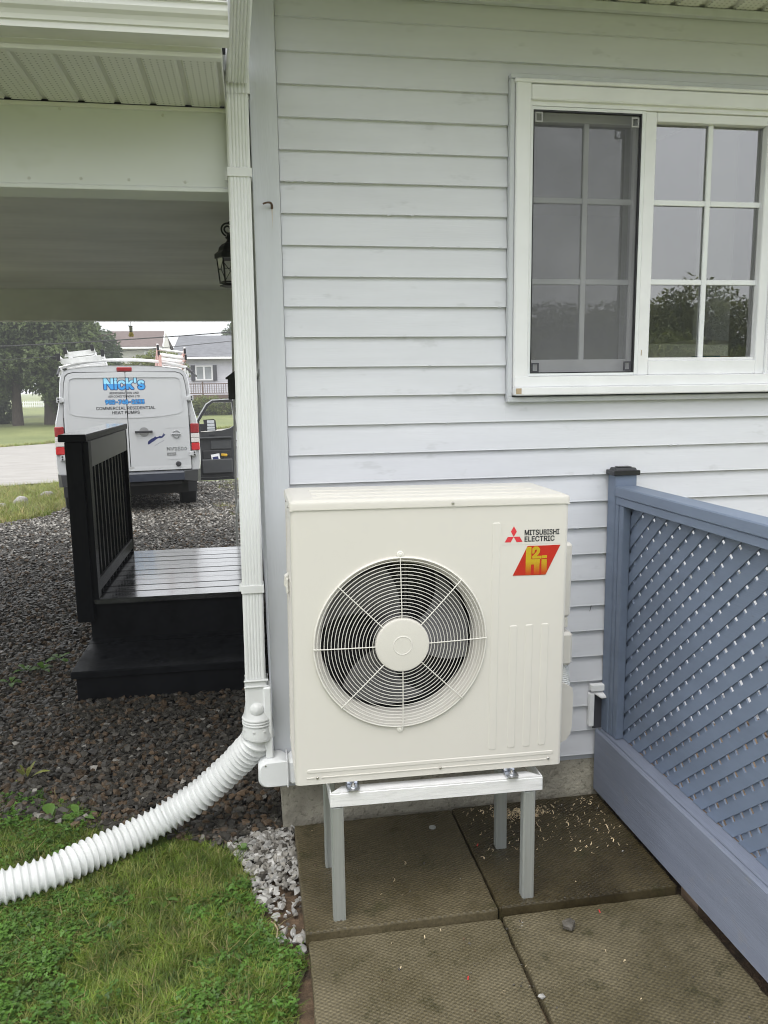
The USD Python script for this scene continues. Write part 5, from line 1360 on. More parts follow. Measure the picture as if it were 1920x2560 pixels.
for k, (za, zb) in enumerate(((1.165, 1.225), (1.10, 1.155), (1.045, 1.092), (1.005, 1.035))):
    obj("glass", bx(1.555, 1.705 + .003 * k, DY + .012, DY + .019, zd(za), zd(zb), 0.004), LK["chrome"], mr_)
obj("mirror_arm", bx(1.38, 1.52, DY + .02, DY + .08, zd(1.0), zd(1.15), 0.02), LK["gasket_black"], mr_)
# roof rack
rk = part_group("roof_rack", van)
for y_ in (0.30, 1.9, 3.4):
    arc = [(x_, y_, 2.128 + G - 0.115 * (abs(x_) / 0.89) ** 2.4) for x_ in np.linspace(-0.89, 0.89, 25)]
    obj("crossbar", tube(arc, 0.022, 8), LK["ladder_metal"], rk, smooth=True)
    for sg in (-1, 1):
        obj("rack_foot", [cyl((sg * 0.87, y_, 2.02 + G), (sg * 0.895, y_, 1.89 + G), 0.022, 8), bx(sg * .86 - .02, sg * .86 + .02, y_ - .04, y_ + .04, 1.93 + G, 1.99 + G, .005)], LK["ladder_metal"], rk)
obj("rack_handle", [cyl((0.89, 0.28, 2.00 + G), (0.955, 0.10, 1.925 + G), 0.020, 8), cyl((0.955, 0.10, 1.925 + G), (0.998, 0.0, 1.865 + G), 0.013, 8), cyl((-0.89, 0.28, 2.0 + G), (-0.905, 0.1, 1.9 + G), 0.018, 8)], LK["van_plastic"], rk)


def vw(p):
    """Van axes to world."""
    return np.asarray(p) @ VM.T + np.array([-1.815, 9.0, VZ])


def vthing(name, label, cat, base):
    return thing(name, label, cat, (-1.815, 9.0, VZ), VM, local=True)


sl_ = vthing("step_ladder", "white aluminium step ladder with black feet lying on the left of the van's roof", "ladder", None)
for sx_, z0 in ((-0.870, 2.125), (-0.285, 2.185)):
    obj("rail", [bx(sx_ - .012, sx_ + .012, 0.05, 2.6, z0 - .02 + G, z0 + .055 + G, 0.004)], LK["ladder_metal"], sl_)
    obj("foot", bx(sx_ - .022, sx_ + .022, 0.02, 0.06, z0 - .03 + G, z0 + .07 + G, 0.004), LK["gasket_black"], sl_)
for sx_, z0 in ((-0.775, 2.215), (-0.415, 2.260)):
    obj("rail", [bx(sx_ - .012, sx_ + .012, 0.10, 2.3, z0 - .015 + G, z0 + .05 + G, 0.004)], LK["ladder_metal"], sl_)
    obj("foot", rot(bx(sx_ - .026, sx_ + .022, 0.06, 0.10, z0 - .02 + G, z0 + .068 + G, 0.004), -8, [0, 1, 0], (sx_, 0, z0 + G)), LK["gasket_black"], sl_)
for k in range(7):
    y_ = 0.14 + k * .30
    obj("step", hull([(x_, yy, z_ + G) for x_, z_ in ((-0.857, 2.128 - .0 * k), (-0.298, 2.188), (-0.857, 2.112), (-0.298, 2.172)) for yy in (y_, y_ + .085)]), LK["ladder_metal"], sl_)
    obj("step", hull([(x_, yy, z_ + G) for x_, z_ in ((-0.763, 2.225), (-0.427, 2.268), (-0.763, 2.212), (-0.427, 2.255)) for yy in (y_ + .05, y_ + .12)]), LK["ladder_metal"], sl_)
obj("side_plate", [hull([(x_, 0.12, z_ + G) for x_, z_ in ((-.85, 2.125), (-.30, 2.18), (-.85, 2.06), (-.30, 2.10))] + [(x_, 0.135, z_ + G) for x_, z_ in ((-.85, 2.125), (-.30, 2.18), (-.85, 2.06), (-.30, 2.10))])], LK["ladder_metal"], sl_)
obj("top_plate", hull([(x_, yy, z_ + G) for x_, z_ in ((-.78, 2.225), (-.41, 2.268), (-.80, 2.155), (-.36, 2.215)) for yy in (0.16, 0.18)]), LK["ladder_metal"], sl_)
xl_ = vthing("extension_ladder", "orange-railed extension ladder with metal rungs on the right of the van's roof", "ladder", None)
for k, (dx, dz, y0) in enumerate(((0.0, 0.0, 0.10), (0.012, -0.085, 0.16))):
    for a_, b_ in ((0.478, 2.285), (0.858, 2.235)):
        obj("rail", hull([(a_ + dx + s_ * .014 + q * .05, y0 + q * 2.6, b_ + dz + t_ - q * .10 + G) for q in (0, 1) for s_ in (-1, 1) for t_ in (-.032, .032)]), LK["ladder_orange"], xl_)
        obj("rail_end", [bx(a_ + dx - .016, a_ + dx + .016, y0 - .02, y0 - .001, b_ + dz - .036 + G, b_ + dz + .040 + G, .003)], LK["gasket_black"], xl_)
    for q in range(6):
        f_ = 0.04 + q * 0.10
        yy = y0 + f_ * 2.6
        obj("rung", cyl((0.485 + dx + f_ * .05, yy, 2.29 + dz - f_ * .42 + G), (0.855 + dx + f_ * .05, yy, 2.24 + dz - f_ * .42 + G), 0.017, 8), LK["ladder_metal"], xl_)
obj("rail_tip", [bx(0.462, 0.492, 0.13, 0.16, 2.318 + G, 2.345 + G, .003), bx(0.845, 0.873, 0.13, 0.16, 2.268 + G, 2.295 + G, .003)], LK["ladder_metal"], xl_)
obj("lower_rail", hull([(0.505 + s_ * .018 + q * .05, 0.13 + q * 2.4, 2.135 + t_ + G) for q in (0, 1) for s_ in (-1, 1) for t_ in (-.115, .05)]), LK["ladder_orange"], xl_)
obj("hook", tube([(0.655, 0.08, 2.30 + G), (0.655, 0.08, 2.265 + G), (0.668, 0.08, 2.25 + G), (0.685, 0.08, 2.265 + G), (0.685, 0.08, 2.30 + G)], 0.005, 6), LK["gasket_black"], xl_)
pp_ = vthing("leaflet", "folded white leaflet standing in the open van door's pocket", "leaflet", None)
obj("sheet", rot(bx(1.60, 1.775, DY - .082, DY - .078, zd(0.38), zd(0.525)), -8, [0, 1, 0], (1.69, DY, zd(0.45))), LK["paper_white"], pp_)
obj("picture", rot(bx(1.625, 1.74, DY - .0835, DY - .0825, zd(0.40), zd(0.47)), -8, [0, 1, 0], (1.69, DY, zd(0.45))), LK["ink_navy"], pp_)
dl = vthing("power_drill", "yellow and black power drill in the open van door's pocket", "drill", None)
obj("motor_housing", rot(bx(1.80, 1.93, DY - .085, DY - .045, zd(0.47), zd(0.525), 0.012), 6, [0, 1, 0], (1.86, DY, zd(.5))), LK["drill_yellow"], dl)
obj("grip", rot(bx(1.85, 1.89, DY - .08, DY - .05, zd(0.36), zd(0.468), 0.01), 20, [0, 1, 0], (1.87, DY, zd(.46))), LK["gasket_black"], dl)
obj("chuck", cyl((1.93, DY - .065, zd(.50)), (1.965, DY - .065, zd(.504)), .013, 10), LK["gasket_black"], dl)
# ------------------------------------------------------------------ far side of the road: houses, fence, cables
gh = thing("grey_house", "pale grey sided house with grey shingle roof and railed deck beyond the van's open door", "house", (-1.0, 52.4, 0.1))
obj("wall", bx(-5.05, 9.0, 52.4, 60.0, 0.0, 3.74), LK["grey_siding"], gh)
for k in range(22):
    obj("siding_board", hull([(x_, y_, z_) for x_ in (-5.06, 9.01) for y_, z_ in ((52.36, 0.42 + k * .15), (52.395, 0.42 + k * .15), (52.385, 0.57 + k * .15), (52.395, 0.57 + k * .15))]), LK["grey_siding"], gh)
obj("roof", [hull([(x_, y_, z_ + t) for x_, y_, z_ in ((-5.35, 51.95, 3.80), (9.3, 51.95, 3.80), (-5.10, 56.2, 5.42), (9.3, 56.2, 5.42)) for t in (0, .09)]), hull([(x_, y_, z_ + t) for x_, y_, z_ in ((-5.35, 60.4, 3.80), (9.3, 60.4, 3.80), (-5.10, 56.2, 5.42), (9.3, 56.2, 5.42)) for t in (0, .09)])], LK["grey_shingle"], gh)
obj("gutter", bx(-5.35, 9.3, 51.85, 51.94, 3.70, 3.84, 0.01), LK["white_trim"], gh)
w_ = part_group("window", gh)
obj("frame", [bx(-3.82, -2.68, 52.26, 52.34, 3.20, 3.29), bx(-3.82, -2.68, 52.26, 52.34, 2.30, 2.39), bx(-3.82, -3.73, 52.26, 52.34, 2.391, 3.199), bx(-2.77, -2.68, 52.26, 52.34, 2.391, 3.199), bx(-3.31, -3.19, 52.26, 52.34, 2.391, 3.199)], LK["white_trim"], w_)
obj("pane", bx(-3.729, -3.311, 52.31, 52.33, 2.391, 3.199), LK["far_pane"], w_)
obj("pane", bx(-3.189, -2.771, 52.31, 52.33, 2.391, 3.199), LK["far_pane"], w_)
obj("shutter", bx(-4.10, -3.85, 52.28, 52.345, 2.28, 3.31), LK["shutter_grey"], gh)
obj("shutter", bx(-2.65, -2.40, 52.28, 52.345, 2.28, 3.31), LK["shutter_grey"], gh)
obj("deck", [bx(-5.0, 4.0, 50.4, 52.35, 1.10, 1.34)], LK["stain_brown"], gh)
rl = part_group("railing", gh)
obj("rail", [bx(-5.0, 4.0, 50.40, 50.48, 2.03, 2.09), bx(-5.0, 4.0, 50.41, 50.47, 1.42, 1.47)], LK["stain_brown"], rl)
for x_ in (-5.0, -3.27, -1.55, 0.2, 1.9, 3.9):
    obj("post", bx(x_ - .05, x_ + .05, 50.38, 50.49, 1.05, 2.20), LK["stain_brown"], rl)
for k in range(60):
    obj("baluster", bx(-4.92 + k * .148, -4.885 + k * .148, 50.42, 50.46, 1.471, 2.029), LK["stain_brown"], rl)
obj("skirt_lattice", [rot(bx(-5.2 + k * .18, -5.15 + k * .18, 50.45 + .02 * (q > 0), 50.465 + .02 * (q > 0), 0.2, 1.5), 42 * q, [0, 1, 0], (-5.175 + k * .18, 50.4, 0.65)) for k in range(40) for q in (-1, 1)], LK["stain_brown"], gh)

bh = thing("brown_house", "taller house with a plain brown shingle roof behind the leafy tree across the road", "house", (-11.5, 72, 0.3))
obj("wall", bx(-16.5, -8.05, 72.4, 80, 0.0, 5.55), LK["tan_wall"], bh)
obj("roof", [hull([(x_, y_, z_ + t) for x_, y_, z_ in ((-17, 71.9, 5.52), (-7.95, 71.9, 5.52), (-17, 76.2, 7.15), (-8.15, 76.2, 7.15)) for t in (0, .1)]), hull([(x_, y_, z_ + t) for x_, y_, z_ in ((-17, 80.5, 5.52), (-7.65, 80.5, 5.52), (-17, 76.2, 7.15), (-8.15, 76.2, 7.15)) for t in (0, .1)])], LK["brown_shingle"], bh)
obj("gable", prism(Polygon([(72.0, 5.5), (80.4, 5.5), (76.2, 7.2)]), -8.2, -8.0, "yz"), LK["tan_wall"], bh)
obj("rake_trim", [hull([(-7.93, 71.9, 5.50), (-7.93, 71.9, 5.66), (-8.13, 76.2, 7.14), (-8.13, 76.2, 7.30), (-7.85, 71.9, 5.50), (-7.85, 71.9, 5.66), (-8.05, 76.2, 7.14), (-8.05, 76.2, 7.30)])], LK["white_trim"], bh)
obj("gutter", bx(-17, -8.0, 71.78, 71.88, 5.40, 5.56), LK["white_trim"], bh)
w_ = part_group("window", bh)
obj("frame", [bx(-9.6, -8.6, 72.3, 72.39, 4.2, 5.2)], LK["white_trim"], w_)
obj("pane", bx(-9.5, -8.7, 72.28, 72.299, 4.3, 5.1), LK["far_pane"], w_)

pf = thing("picket_fence", "white picket fence far off between the tree trunks", "fence", (-19.3, 75, 0.3))
for k in range(22):
    x_ = -21.6 + k * .19
    obj("picket", hull([(x_ + a_, y_, z_) for y_ in (75, 75.03) for a_, z_ in ((0, .30), (.10, .30), (0, .86), (.10, .86), (.05, .94))]), LK["white_trim"], pf)
obj("rail", [bx(-21.7, -17.3, 75.035, 75.07, z_, z_ + .07) for z_ in (.42, .72)], LK["white_trim"], pf)

for nm, (x0, z0, x1, z1), r_ in (("overhead line across the road, the upper of the pair over the brown roof", (-6.06, 2.78, -0.3, 3.12), .024), ("lower overhead line passing in front of the grey roof", (-6.09, 2.45, -0.41, 2.89), .014)):
    k_ = (34 + 2.82) / (18 + 2.82)
    f_ = lambda x_, z_: (-.0235 + (x_ + .0235) * k_, 34.0, 1.66 + (z_ - 1.66) * k_)
    a_, b_ = np.array(f_(x0, z0)), np.array(f_(x1, z1))
    q_ = np.linspace(-1.6, 4.0, 60)
    pts_ = [a_ + (b_ - a_) * t - np.array([0, 0, .05 * (1 - (2 * t - 1) ** 2)]) for t in q_]
    cb = obj("overhead_line", tube(pts_, r_, 5), LK["cable_black"], label=nm, cat="cable")


# ------------------------------------------------------------------ trees and bushes
def leaf_cloud(blobs, n, size, seed, hang=0.25, inner=0.55):
    """Leaf-sized faces on and within a set of uneven lumps (x, y, z, rx, ry, rz)."""
    r = np.random.default_rng(seed)
    w = np.array([b[3] * b[4] + b[4] * b[5] + b[3] * b[5] for b in blobs]); w = w / w.sum()
    k = r.choice(len(blobs), n, p=w)
    B = np.array(blobs)[k]
    d = r.normal(size=(n, 3)); d /= np.linalg.norm(d, axis=1, keepdims=True)
    rad = (inner + (1 - inner) * r.random(n) ** 0.7)
    nz = meshkit.fbm(d * 2.2 + B[:, :3] * 0.7, 3, seed)
    rad *= 0.62 + 0.85 * nz
    P = B[:, :3] + d * B[:, 3:6] * rad[:, None]
    keep = meshkit.noise(P * (1.1 / max(size * 3.2, .12)), seed + 5) > 0.36
    P, d = P[keep], d[keep]
    n = len(P)
    nrm = d * .6 + r.normal(size=(n, 3)) * .75 + [0, 0, .35]
    nrm /= np.linalg.norm(nrm, axis=1, keepdims=True)
    t = np.cross(nrm, r.normal(size=(n, 3))); t /= np.linalg.norm(t, axis=1, keepdims=True)
    b = np.cross(nrm, t)
    s = size * (0.55 + 0.9 * r.random(n))[:, None]
    q = [P - t * s, P + b * s * .45 - nrm * s * hang * .2, P + t * s - nrm * s * hang, P - b * s * .45 - nrm * s * hang * .2]
    V = np.stack(q, 1).reshape(-1, 3)
    i = np.arange(n) * 4
    F = np.concatenate([np.stack([i, i + 1, i + 2], 1), np.stack([i, i + 2, i + 3], 1)])
    return trimesh.Trimesh(V, F, process=False)


def tree(name, label, base, trunk_r, forks, blobs, n, size, leafm, seed, cat="tree", group=None):
    t_ = thing(name, label, cat, base, group=group)
    r = np.random.default_rng(seed)
    x, y, z = base
    fx, fy, fz = forks[0] if forks else (x, y, z + 1)
    limbs = [tube([(x, y, z - .3), (x + .02, y, z + (fz - z) * .5), (fx, fy, fz)], [trunk_r * 1.25, trunk_r, trunk_r * .8], 10)]
    for b in blobs:
        c = np.array(b[:3]); a0 = np.array([fx, fy, fz])
        mid = a0 * .5 + c * .5 + r.normal(0, .12, 3) * np.linalg.norm(c - a0)
        limbs.append(tube([a0 - [0, 0, .1], mid, c], [trunk_r * .6, trunk_r * .38, trunk_r * .15], 7))
        for _ in range(2):
            e = c + r.normal(0, .5, 3) * np.array(b[3:6])
            limbs.append(tube([mid * .4 + c * .6, e * .5 + c * .5, e], [trunk_r * .22, trunk_r * .12, trunk_r * .05], 5))
    obj("trunk", limbs, LK["bark"], t_, smooth=50)
    obj("crown", leaf_cloud(blobs, n, size, seed), LK[leafm], t_)
    return t_


G42 = float(gz(-10, 42))
tree("maple_tree", "broad maple with hanging leafy boughs, its trunk left of the white picket fence", (-12.45, 42, G42), 0.24, [(-12.4, 42, 2.6)],
     [(-13.8, 42, 4.2, 1.9, 2, 1.3), (-13.6, 41.5, 2.0, 1.1, 1.2, .8), (-15.2, 41.5, 2.0, 1.4, 1.2, .9), (-12.6, 43.2, 2.4, 1.0, 1.0, .7), (-12.2, 41.5, 5.6, 2.0, 2, 1.5), (-15.2, 42, 3.4, 1.6, 1.6, 1.2), (-12.9, 41, 3.2, 1.3, 1.5, 0.8), (-14, 42, 6.6, 2.5, 2, 1.5), (-15.5, 42, 5.4, 2, 2, 1.5)], 40000, 0.10, "leaf_maple", 31)
tree("maple_tree", "large maple between the picket fence and the van, trunk right of the gap", (-10.75, 42.5, G42), 0.42, [(-10.7, 42.5, 2.2)],
     [(-10.5, 41.6, 3.7, 1.7, 1.8, 1.2), (-10.1, 41.6, 2.0, 1.2, 1.1, .8), (-8.8, 42.5, 2.0, 1.3, 1.2, 1.1), (-9.4, 42, 4.3, 1.5, 1.7, 1.0), (-10.6, 42, 5.4, 2.0, 2, 1.3), (-8.9, 42, 3.0, 1.2, 1.5, 1.3), (-11.2, 41.5, 2.6, 1.0, 1.2, 0.9), (-9.8, 42.5, 2.0, 1.5, 1.5, 1.5), (-11.4, 42, 6.5, 2.5, 2, 1.4), (-8.9, 42, 5.0, 0.9, 1.2, .55)], 54000, 0.10, "leaf_maple", 32)
tree("dark_tree", "dense dark tree standing behind the maples at the picture's edge", (-17.5, 50, 0.05), 0.3, [(-17.5, 50, 2.4)],
     [(-17.5, 50, 3.2, 2.6, 2, 2.4), (-16.2, 51, 4.6, 2.2, 2, 1.8), (-19, 51, 5.2, 2.5, 2, 2), (-15.9, 50, 1.8, 1.1, 1.2, 1.6), (-15.2, 51, 6.4, 2.2, 2, 1.6)], 26000, 0.16, "leaf_dark", 33)
tree("dark_tree", "dense dark tree close behind the maple beside the van", (-11.6, 50, 0.05), 0.3, [(-11.6, 50, 2.4)],
     [(-11.4, 50, 2.6, 1.5, 1.5, 2.4), (-10.2, 51, 3.6, 1.9, 2, 2.2), (-12.3, 51, 5.0, 1.9, 2, 1.7), (-9.2, 50, 2.0, 1.6, 1.5, 1.9)], 24000, 0.16, "leaf_dark", 34)
tree("young_tree", "yellow-green young tree in front of the brown-roofed house", (-5.6, 46, G42 + .2), 0.09, [(-5.6, 46, 2.0)],
     [(-5.3, 46, 3.3, 1.0, 1, .75), (-6.3, 46, 2.9, 1.0, 1, .8), (-4.6, 46.3, 2.9, .8, 1, .8), (-7.3, 46, 2.6, .9, .9, .6), (-5.8, 46, 2.0, 1.6, 1, .9)], 15000, 0.085, "leaf_bright", 35)
tree("conifer", "dark grey-green tree rising behind the grey house's roof", (-1.4, 66, .2), 0.25, [(-1.4, 66, 4)],
     [(-1.2, 66, 6.2, 1.2, 1.2, .8), (-0.4, 66, 7.2, 1.4, 1.2, 1.0), (-2.0, 66, 5.6, 1.0, 1.1, .6), (0.6, 66, 6.4, 1.8, 1.2, 1.4), (-1.0, 66, 4.6, 1.6, 1.5, 1)], 9000, 0.13, "leaf_dark", 36)


def bush(label, blobs, n, size, leafm, seed, name="bush"):
    b0 = blobs[0]
    t_ = thing(name, label, "bush", (b0[0], b0[1], float(gz(b0[0], b0[1]))))
    r = np.random.default_rng(seed)
    obj("stem", [tube([(b0[0], b0[1], gz(b0[0], b0[1]) - .1), tuple(np.array(b[:3]) * .6 + np.array([b0[0], b0[1], .1]) * .4), b[:3]], [.03, .02, .008], 5) for b in blobs], LK["bark"], t_)
    obj("foliage", leaf_cloud(blobs, n, size, seed), LK[leafm], t_)


bush("pale flowering bush under the grey house's deck, seen through the van door's window", [(-3.1, 49.6, .75, 1.1, .7, .55), (-2.1, 49.6, .55, .8, .6, .5), (-4.2, 49.5, .6, .9, .7, .5)], 7000, 0.06, "leaf_bright", 41)
bush("low dark bush at the right end under the grey house's deck", [(-0.9, 49.8, .75, .9, .6, .7), (0.4, 49.8, .7, 1.0, .6, .6)], 5000, 0.06, "leaf_dark", 42)
bush("dark undergrowth beside the maple trunk at the picture's left edge", [(-14.4, 44, .5, 1.2, .7, .75), (-15.8, 44, .5, 1.2, .7, .8), (-13.55, 44, .4, .35, .6, .6)], 6000, 0.09, "leaf_dark", 43)
bush("dark undergrowth between the maple's trunk and the van's side", [(-9.6, 44, .5, 1.2, .7, .9), (-8.3, 44, .4, 1.0, .7, .8), (-10.2, 44.2, .3, .5, .5, .5)], 6000, 0.09, "leaf_dark", 44)
# trees across the garden behind the viewer: they stand in the window's panes as reflections
tree("garden_tree", "dark tree mirrored in the window's lower middle panes", (7.4, -17.5, -.04), 0.16, [(7.4, -17.5, 1.6)],
     [(7.0, -17, 2.1, 1.5, 1.2, 1.2), (8.2, -17.4, 2.9, 1.6, 1.0, .9), (9.2, -17.4, 2.4, 1.4, 1.0, 1.1), (8.4, -17.5, 2.3, 1.4, 1.2, 1.15), (5.8, -17.2, 1.9, 1.3, 1.2, 1.1), (7.6, -17, 1.0, 2.0, 1, 1.2)], 30000, 0.07, "leaf_hedge", 51)
tree("garden_tree", "taller loose tree mirrored at the window's right edge", (11.0, -18, -.04), 0.18, [(11, -18, 2.0)],
     [(10.8, -18, 2.3, 1.5, 1.2, 1.2), (11.6, -18.4, 3.0, 1.8, 1.0, 1.0), (13.4, -18.4, 2.8, 1.6, 1.0, 1.2), (10.2, -18.2, 3.1, 1.1, 1.0, .8), (12.2, -18, 3.2, 1.4, 1.2, 1.3), (12.6, -18, 2.2, 1.6, 1.2, 1.4), (10.6, -17.6, 1.1, 1.8, 1, 1.3)], 34000, 0.07, "leaf_hedge", 52)
tree("garden_tree", "dark tree mirrored behind the insect screen's lower panes", (4.4, -18, -.04), 0.16, [(4.4, -18, 1.6)],
     [(4.4, -18, 2.4, 1.5, 1.2, 1.2), (3.0, -18, 2.2, 1.5, 1.2, 1.2), (5.3, -18, 1.6, 1.6, 1, 1.5), (3.6, -18, 1.2, 2.0, 1, 1.2)], 18000, 0.07, "leaf_hedge", 53)
bush("yellow-green bush mirrored in the lowest right-hand panes", [(10.0, -15.4, 2.2, 1.0, .8, .75), (9.2, -15.4, 1.9, 1.0, .8, .8), (11.2, -15.6, 1.9, 1.3, .8, .7), (12.4, -15.6, 1.7, 1.2, .8, .8), (7.4, -15.6, 1.8, 1.6, .8, .7)], 20000, 0.055, "leaf_bright", 54)

# unseen trees beside those, blocking low sky to darken the wall under the eave
wood = [(-30 + 5.2 * k + 1.2 * math.sin(7 * k), -21 + 1.5 * math.cos(5 * k), 3.4 + .8 * math.sin(3 * k), 3.4, 1.8, 3.6 + .7 * math.cos(2 * k)) for k in range(7)] + [(22 + 5 * k, -20, 3.4, 3.2, 1.8, 3.4) for k in range(4)]
obj("treeline", leaf_cloud(wood, 40000, 0.17, 61), LK["leaf_hedge"], kind="stuff", label="unseen trees behind the viewer, placed to darken the wall under the eave", cat="wood")

# ------------------------------------------------------------------ boulders at the road's edge
def boulder(label, c, s, seed):
    r = np.random.default_rng(seed)
    m = trimesh.creation.icosphere(3, 1.0)
    v = m.vertices * (1 + .55 * (meshkit.fbm(m.vertices * 1.3 + seed, 3, seed) - .5))[:, None]
    m.vertices = v * s + [c[0], c[1], float(gz(c[0], c[1])) + s[2] * .35]
    obj("boulder", m, LK["rock_grey"], smooth=50, label=label, cat="boulder")


boulder("pale rounded boulder, the biggest one in the weeds beside the road", (-3.98, 11.2), (0.125, .10, .10), 3)
boulder("small grey boulder lying left of the big pale one by the road", (-4.16, 10.8), (0.075, .065, .06), 4)
boulder("dark brownish boulder at the back of the verge, near the van's wheel side", (-3.95, 12.8), (0.12, .10, .08), 5)

# ------------------------------------------------------------------ loose stones, grass, weeds
from shapely import contains_xy


def qrand(n, r, tilt=0.5):
    """Quaternions: any turn about the vertical, a random tip of up to about tilt radians."""
    a = r.random(n) * 2 * PI; ax_ = r.random(n) * 2 * PI; t = np.abs(r.normal(0, tilt, n))
    q1 = np.stack([np.cos(a / 2), 0 * a, 0 * a, np.sin(a / 2)], 1)
    q2 = np.stack([np.cos(t / 2), np.sin(t / 2) * np.cos(ax_), np.sin(t / 2) * np.sin(ax_), 0 * a], 1)
    w1, x1, y1, z1 = q2.T; w2, x2, y2, z2 = q1.T
    return np.stack([w1 * w2 - x1 * x2 - y1 * y2 - z1 * z2, w1 * x2 + x1 * w2 + y1 * z2 - z1 * y2, w1 * y2 - x1 * z2 + y1 * w2 + z1 * x2, w1 * z2 + x1 * y2 - y1 * x2 + z1 * w2], 1)


def stone(seed, flat=0.55, n=13, long=1.25):
    r = np.random.default_rng(seed)
    p = r.normal(size=(n, 3)); p /= np.linalg.norm(p, axis=1, keepdims=True)
    p *= np.array([long, 1.0, flat]) * (0.8 + .4 * r.random((n, 1)))
    return trimesh.Trimesh(p * .5).convex_hull


sm_ = ["stone_slate", "stone_grey", "stone_slate", "stone_brown", "stone_grey", "stone_slate", "stone_brown", "stone_slate", "stone_grey", "stone_brown", "stone_light"]
protos = [(stone(200 + i, 0.5 + .25 * (i % 3 == 0), 11 + i % 5, 1.15 + .3 * (i % 4 == 0)), LK[m_]) for i, m_ in enumerate(sm_)]
prob = np.array([.13, .11, .13, .10, .11, .13, .07, .10, .07, .03, .02]); prob /= prob.sum()


def view_x(y, v_margin=0.7):
    """Left limit of the picture on the ground at depth y."""
    return -0.0235 - (y + 2.82) * 0.305 - v_margin


def strew(n, poly, ylo, yhi, r, xlo=None):
    out = []
    while sum(map(len, out)) < n:
        y_ = ylo + (yhi - ylo) * r.random(n)
        xl_ = view_x(y_) if xlo is None else np.full(n, xlo)
        x_ = xl_ + (1.3 - xl_) * r.random(n)
        ok = contains_xy(poly, x_, y_)
        out.append(np.stack([x_[ok], y_[ok]], 1))
    return np.vstack(out)[:n]


r = np.random.default_rng(11)
gravel_poly = DRIVE.union(Polygon([(-1.6, .5), (-.2, -.06), (-.1, .0), (.02, .03), (.02, .3), (-1.6, .9)])).difference(sbox(-1.03, 1.48, 0.0, 3.44))
P, S = [], []
for n_, ylo, yhi, s0, s1, lift in ((5200, -0.1, 1.2, .022, .046, 0.0), (2600, -0.1, 1.2, .020, .040, .014), (6500, 1.2, 3.0, .022, .046, .004), (9000, 3.0, 6.0, .024, .044, .004), (9000, 6.0, 10.0, .026, .046, .004), (5000, 10.0, 15.5, .03, .055, .004)):
    p = strew(n_, gravel_poly, ylo, yhi, r)
    s = s0 + (s1 - s0) * r.random(len(p)) ** 1.4
    P.append(np.column_stack([p, gz(p[:, 0], p[:, 1]) + .02 + lift + r.normal(0, .004, len(p)) + 0.010 * meshkit.noise(np.column_stack([p * 3, 0 * p[:, :1]]), 4)])); S.append(s)
P, S = np.vstack(P), np.concatenate(S)
far = np.clip((P[:, 1] - 4.8) / 2.5, 0, 1)
idx = r.choice(len(protos), len(P), p=prob)
idx = np.where(r.random(len(P)) < far * .75, np.where(r.random(len(P)) < .6, 10, 4), idx)
instancer("gravel", protos, P, qrand(len(P), r, .45), S, idx, "dark crushed stone gravel of the drive under and beyond the carport", cat="gravel")

wpoly = Polygon(WHITE + [(0.068, -0.62), (0.062, 0.02), (-0.15, 0.06)])
r = np.random.default_rng(12)
protos_w = [(stone(300 + i, .7, 12, 1.15), LK[("stone_white", "stone_white", "stone_light", "stone_grey", "stone_white", "stone_light", "stone_white", "stone_light")[i]]) for i in range(8)]
p = strew(1250, wpoly, -0.72, 0.05, r, -0.25)
fade = np.clip((p[:, 1] + .56) / .40, 0.10, 1) * np.clip((p[:, 0] + .25 + (.2 - p[:, 1]) * .12) / .12, .15, 1)
p = p[r.random(len(p)) < fade]
s = .013 + .021 * r.random(len(p)) ** 1.7
instancer("white_gravel", protos_w, np.column_stack([p, -.028 + .012 * r.random(len(p)) + s * .25]), qrand(len(p), r, .6), s, r.integers(0, 8, len(p)), "light grey limestone chips between the lawn and the paving slabs", cat="gravel")
for lab, c_, s_, sd in (("pale round stone at the lawn's edge beside the limestone chips", (-.060, -.405), .044, 1), ("white stone resting against the slab's front corner", (.052, -.655), .036, 2), ("white stone lying just beyond the one at the slab's corner", (.050, -.615), .040, 3), ("pale stone beside the dead twig near the slabs", (-.005, -.605), .036, 4)):
    m = stone(330 + sd, .75, 22, 1.1); m.vertices *= s_ * 1.05
    obj("stone", mv(m, (*c_, -.028 + s_ * .34)), LK["stone_white"], smooth=35, label=lab, cat="stone")


def blade(r, h, lean_, w, az, x, y):
    n = 4
    t = np.linspace(0, 1, n)
    d = np.array([math.cos(az), math.sin(az)]); s_ = np.array([-d[1], d[0]])
    off = lean_ * h * t ** 1.8
    z = h * t * (1 - .25 * lean_ * t)
    ww = w * (1 - t ** 1.6) * .5 + .0002
    tw = s_[None] * ww[:, None]
    c = np.array([x, y])[None] + d[None] * off[:, None]
    V = np.vstack([np.column_stack([c + tw, z]), np.column_stack([c - tw, z])])
    F = []
    for i in range(n - 1):
        F += [(i, i + 1, n + i + 1), (i, n + i + 1, n + i)]
    return V, F


def tuft(seed, nb, h0, h1, rad, w=.0032, lean0=.3, lean1=1.1):
    r = np.random.default_rng(seed)
    V, F, k = [], [], 0
    for _ in range(nb):
        a = r.random() * 2 * PI; q = rad * math.sqrt(r.random())
        v, f = blade(r, h0 + (h1 - h0) * r.random(), lean0 + (lean1 - lean0) * r.random(), w * (.6 + .7 * r.random()), r.random() * 2 * PI, q * math.cos(a), q * math.sin(a))
        V.append(v); F += [tuple(np.array(t) + k) for t in f]; k += len(v)
    return trimesh.Trimesh(np.vstack(V), F, process=False)


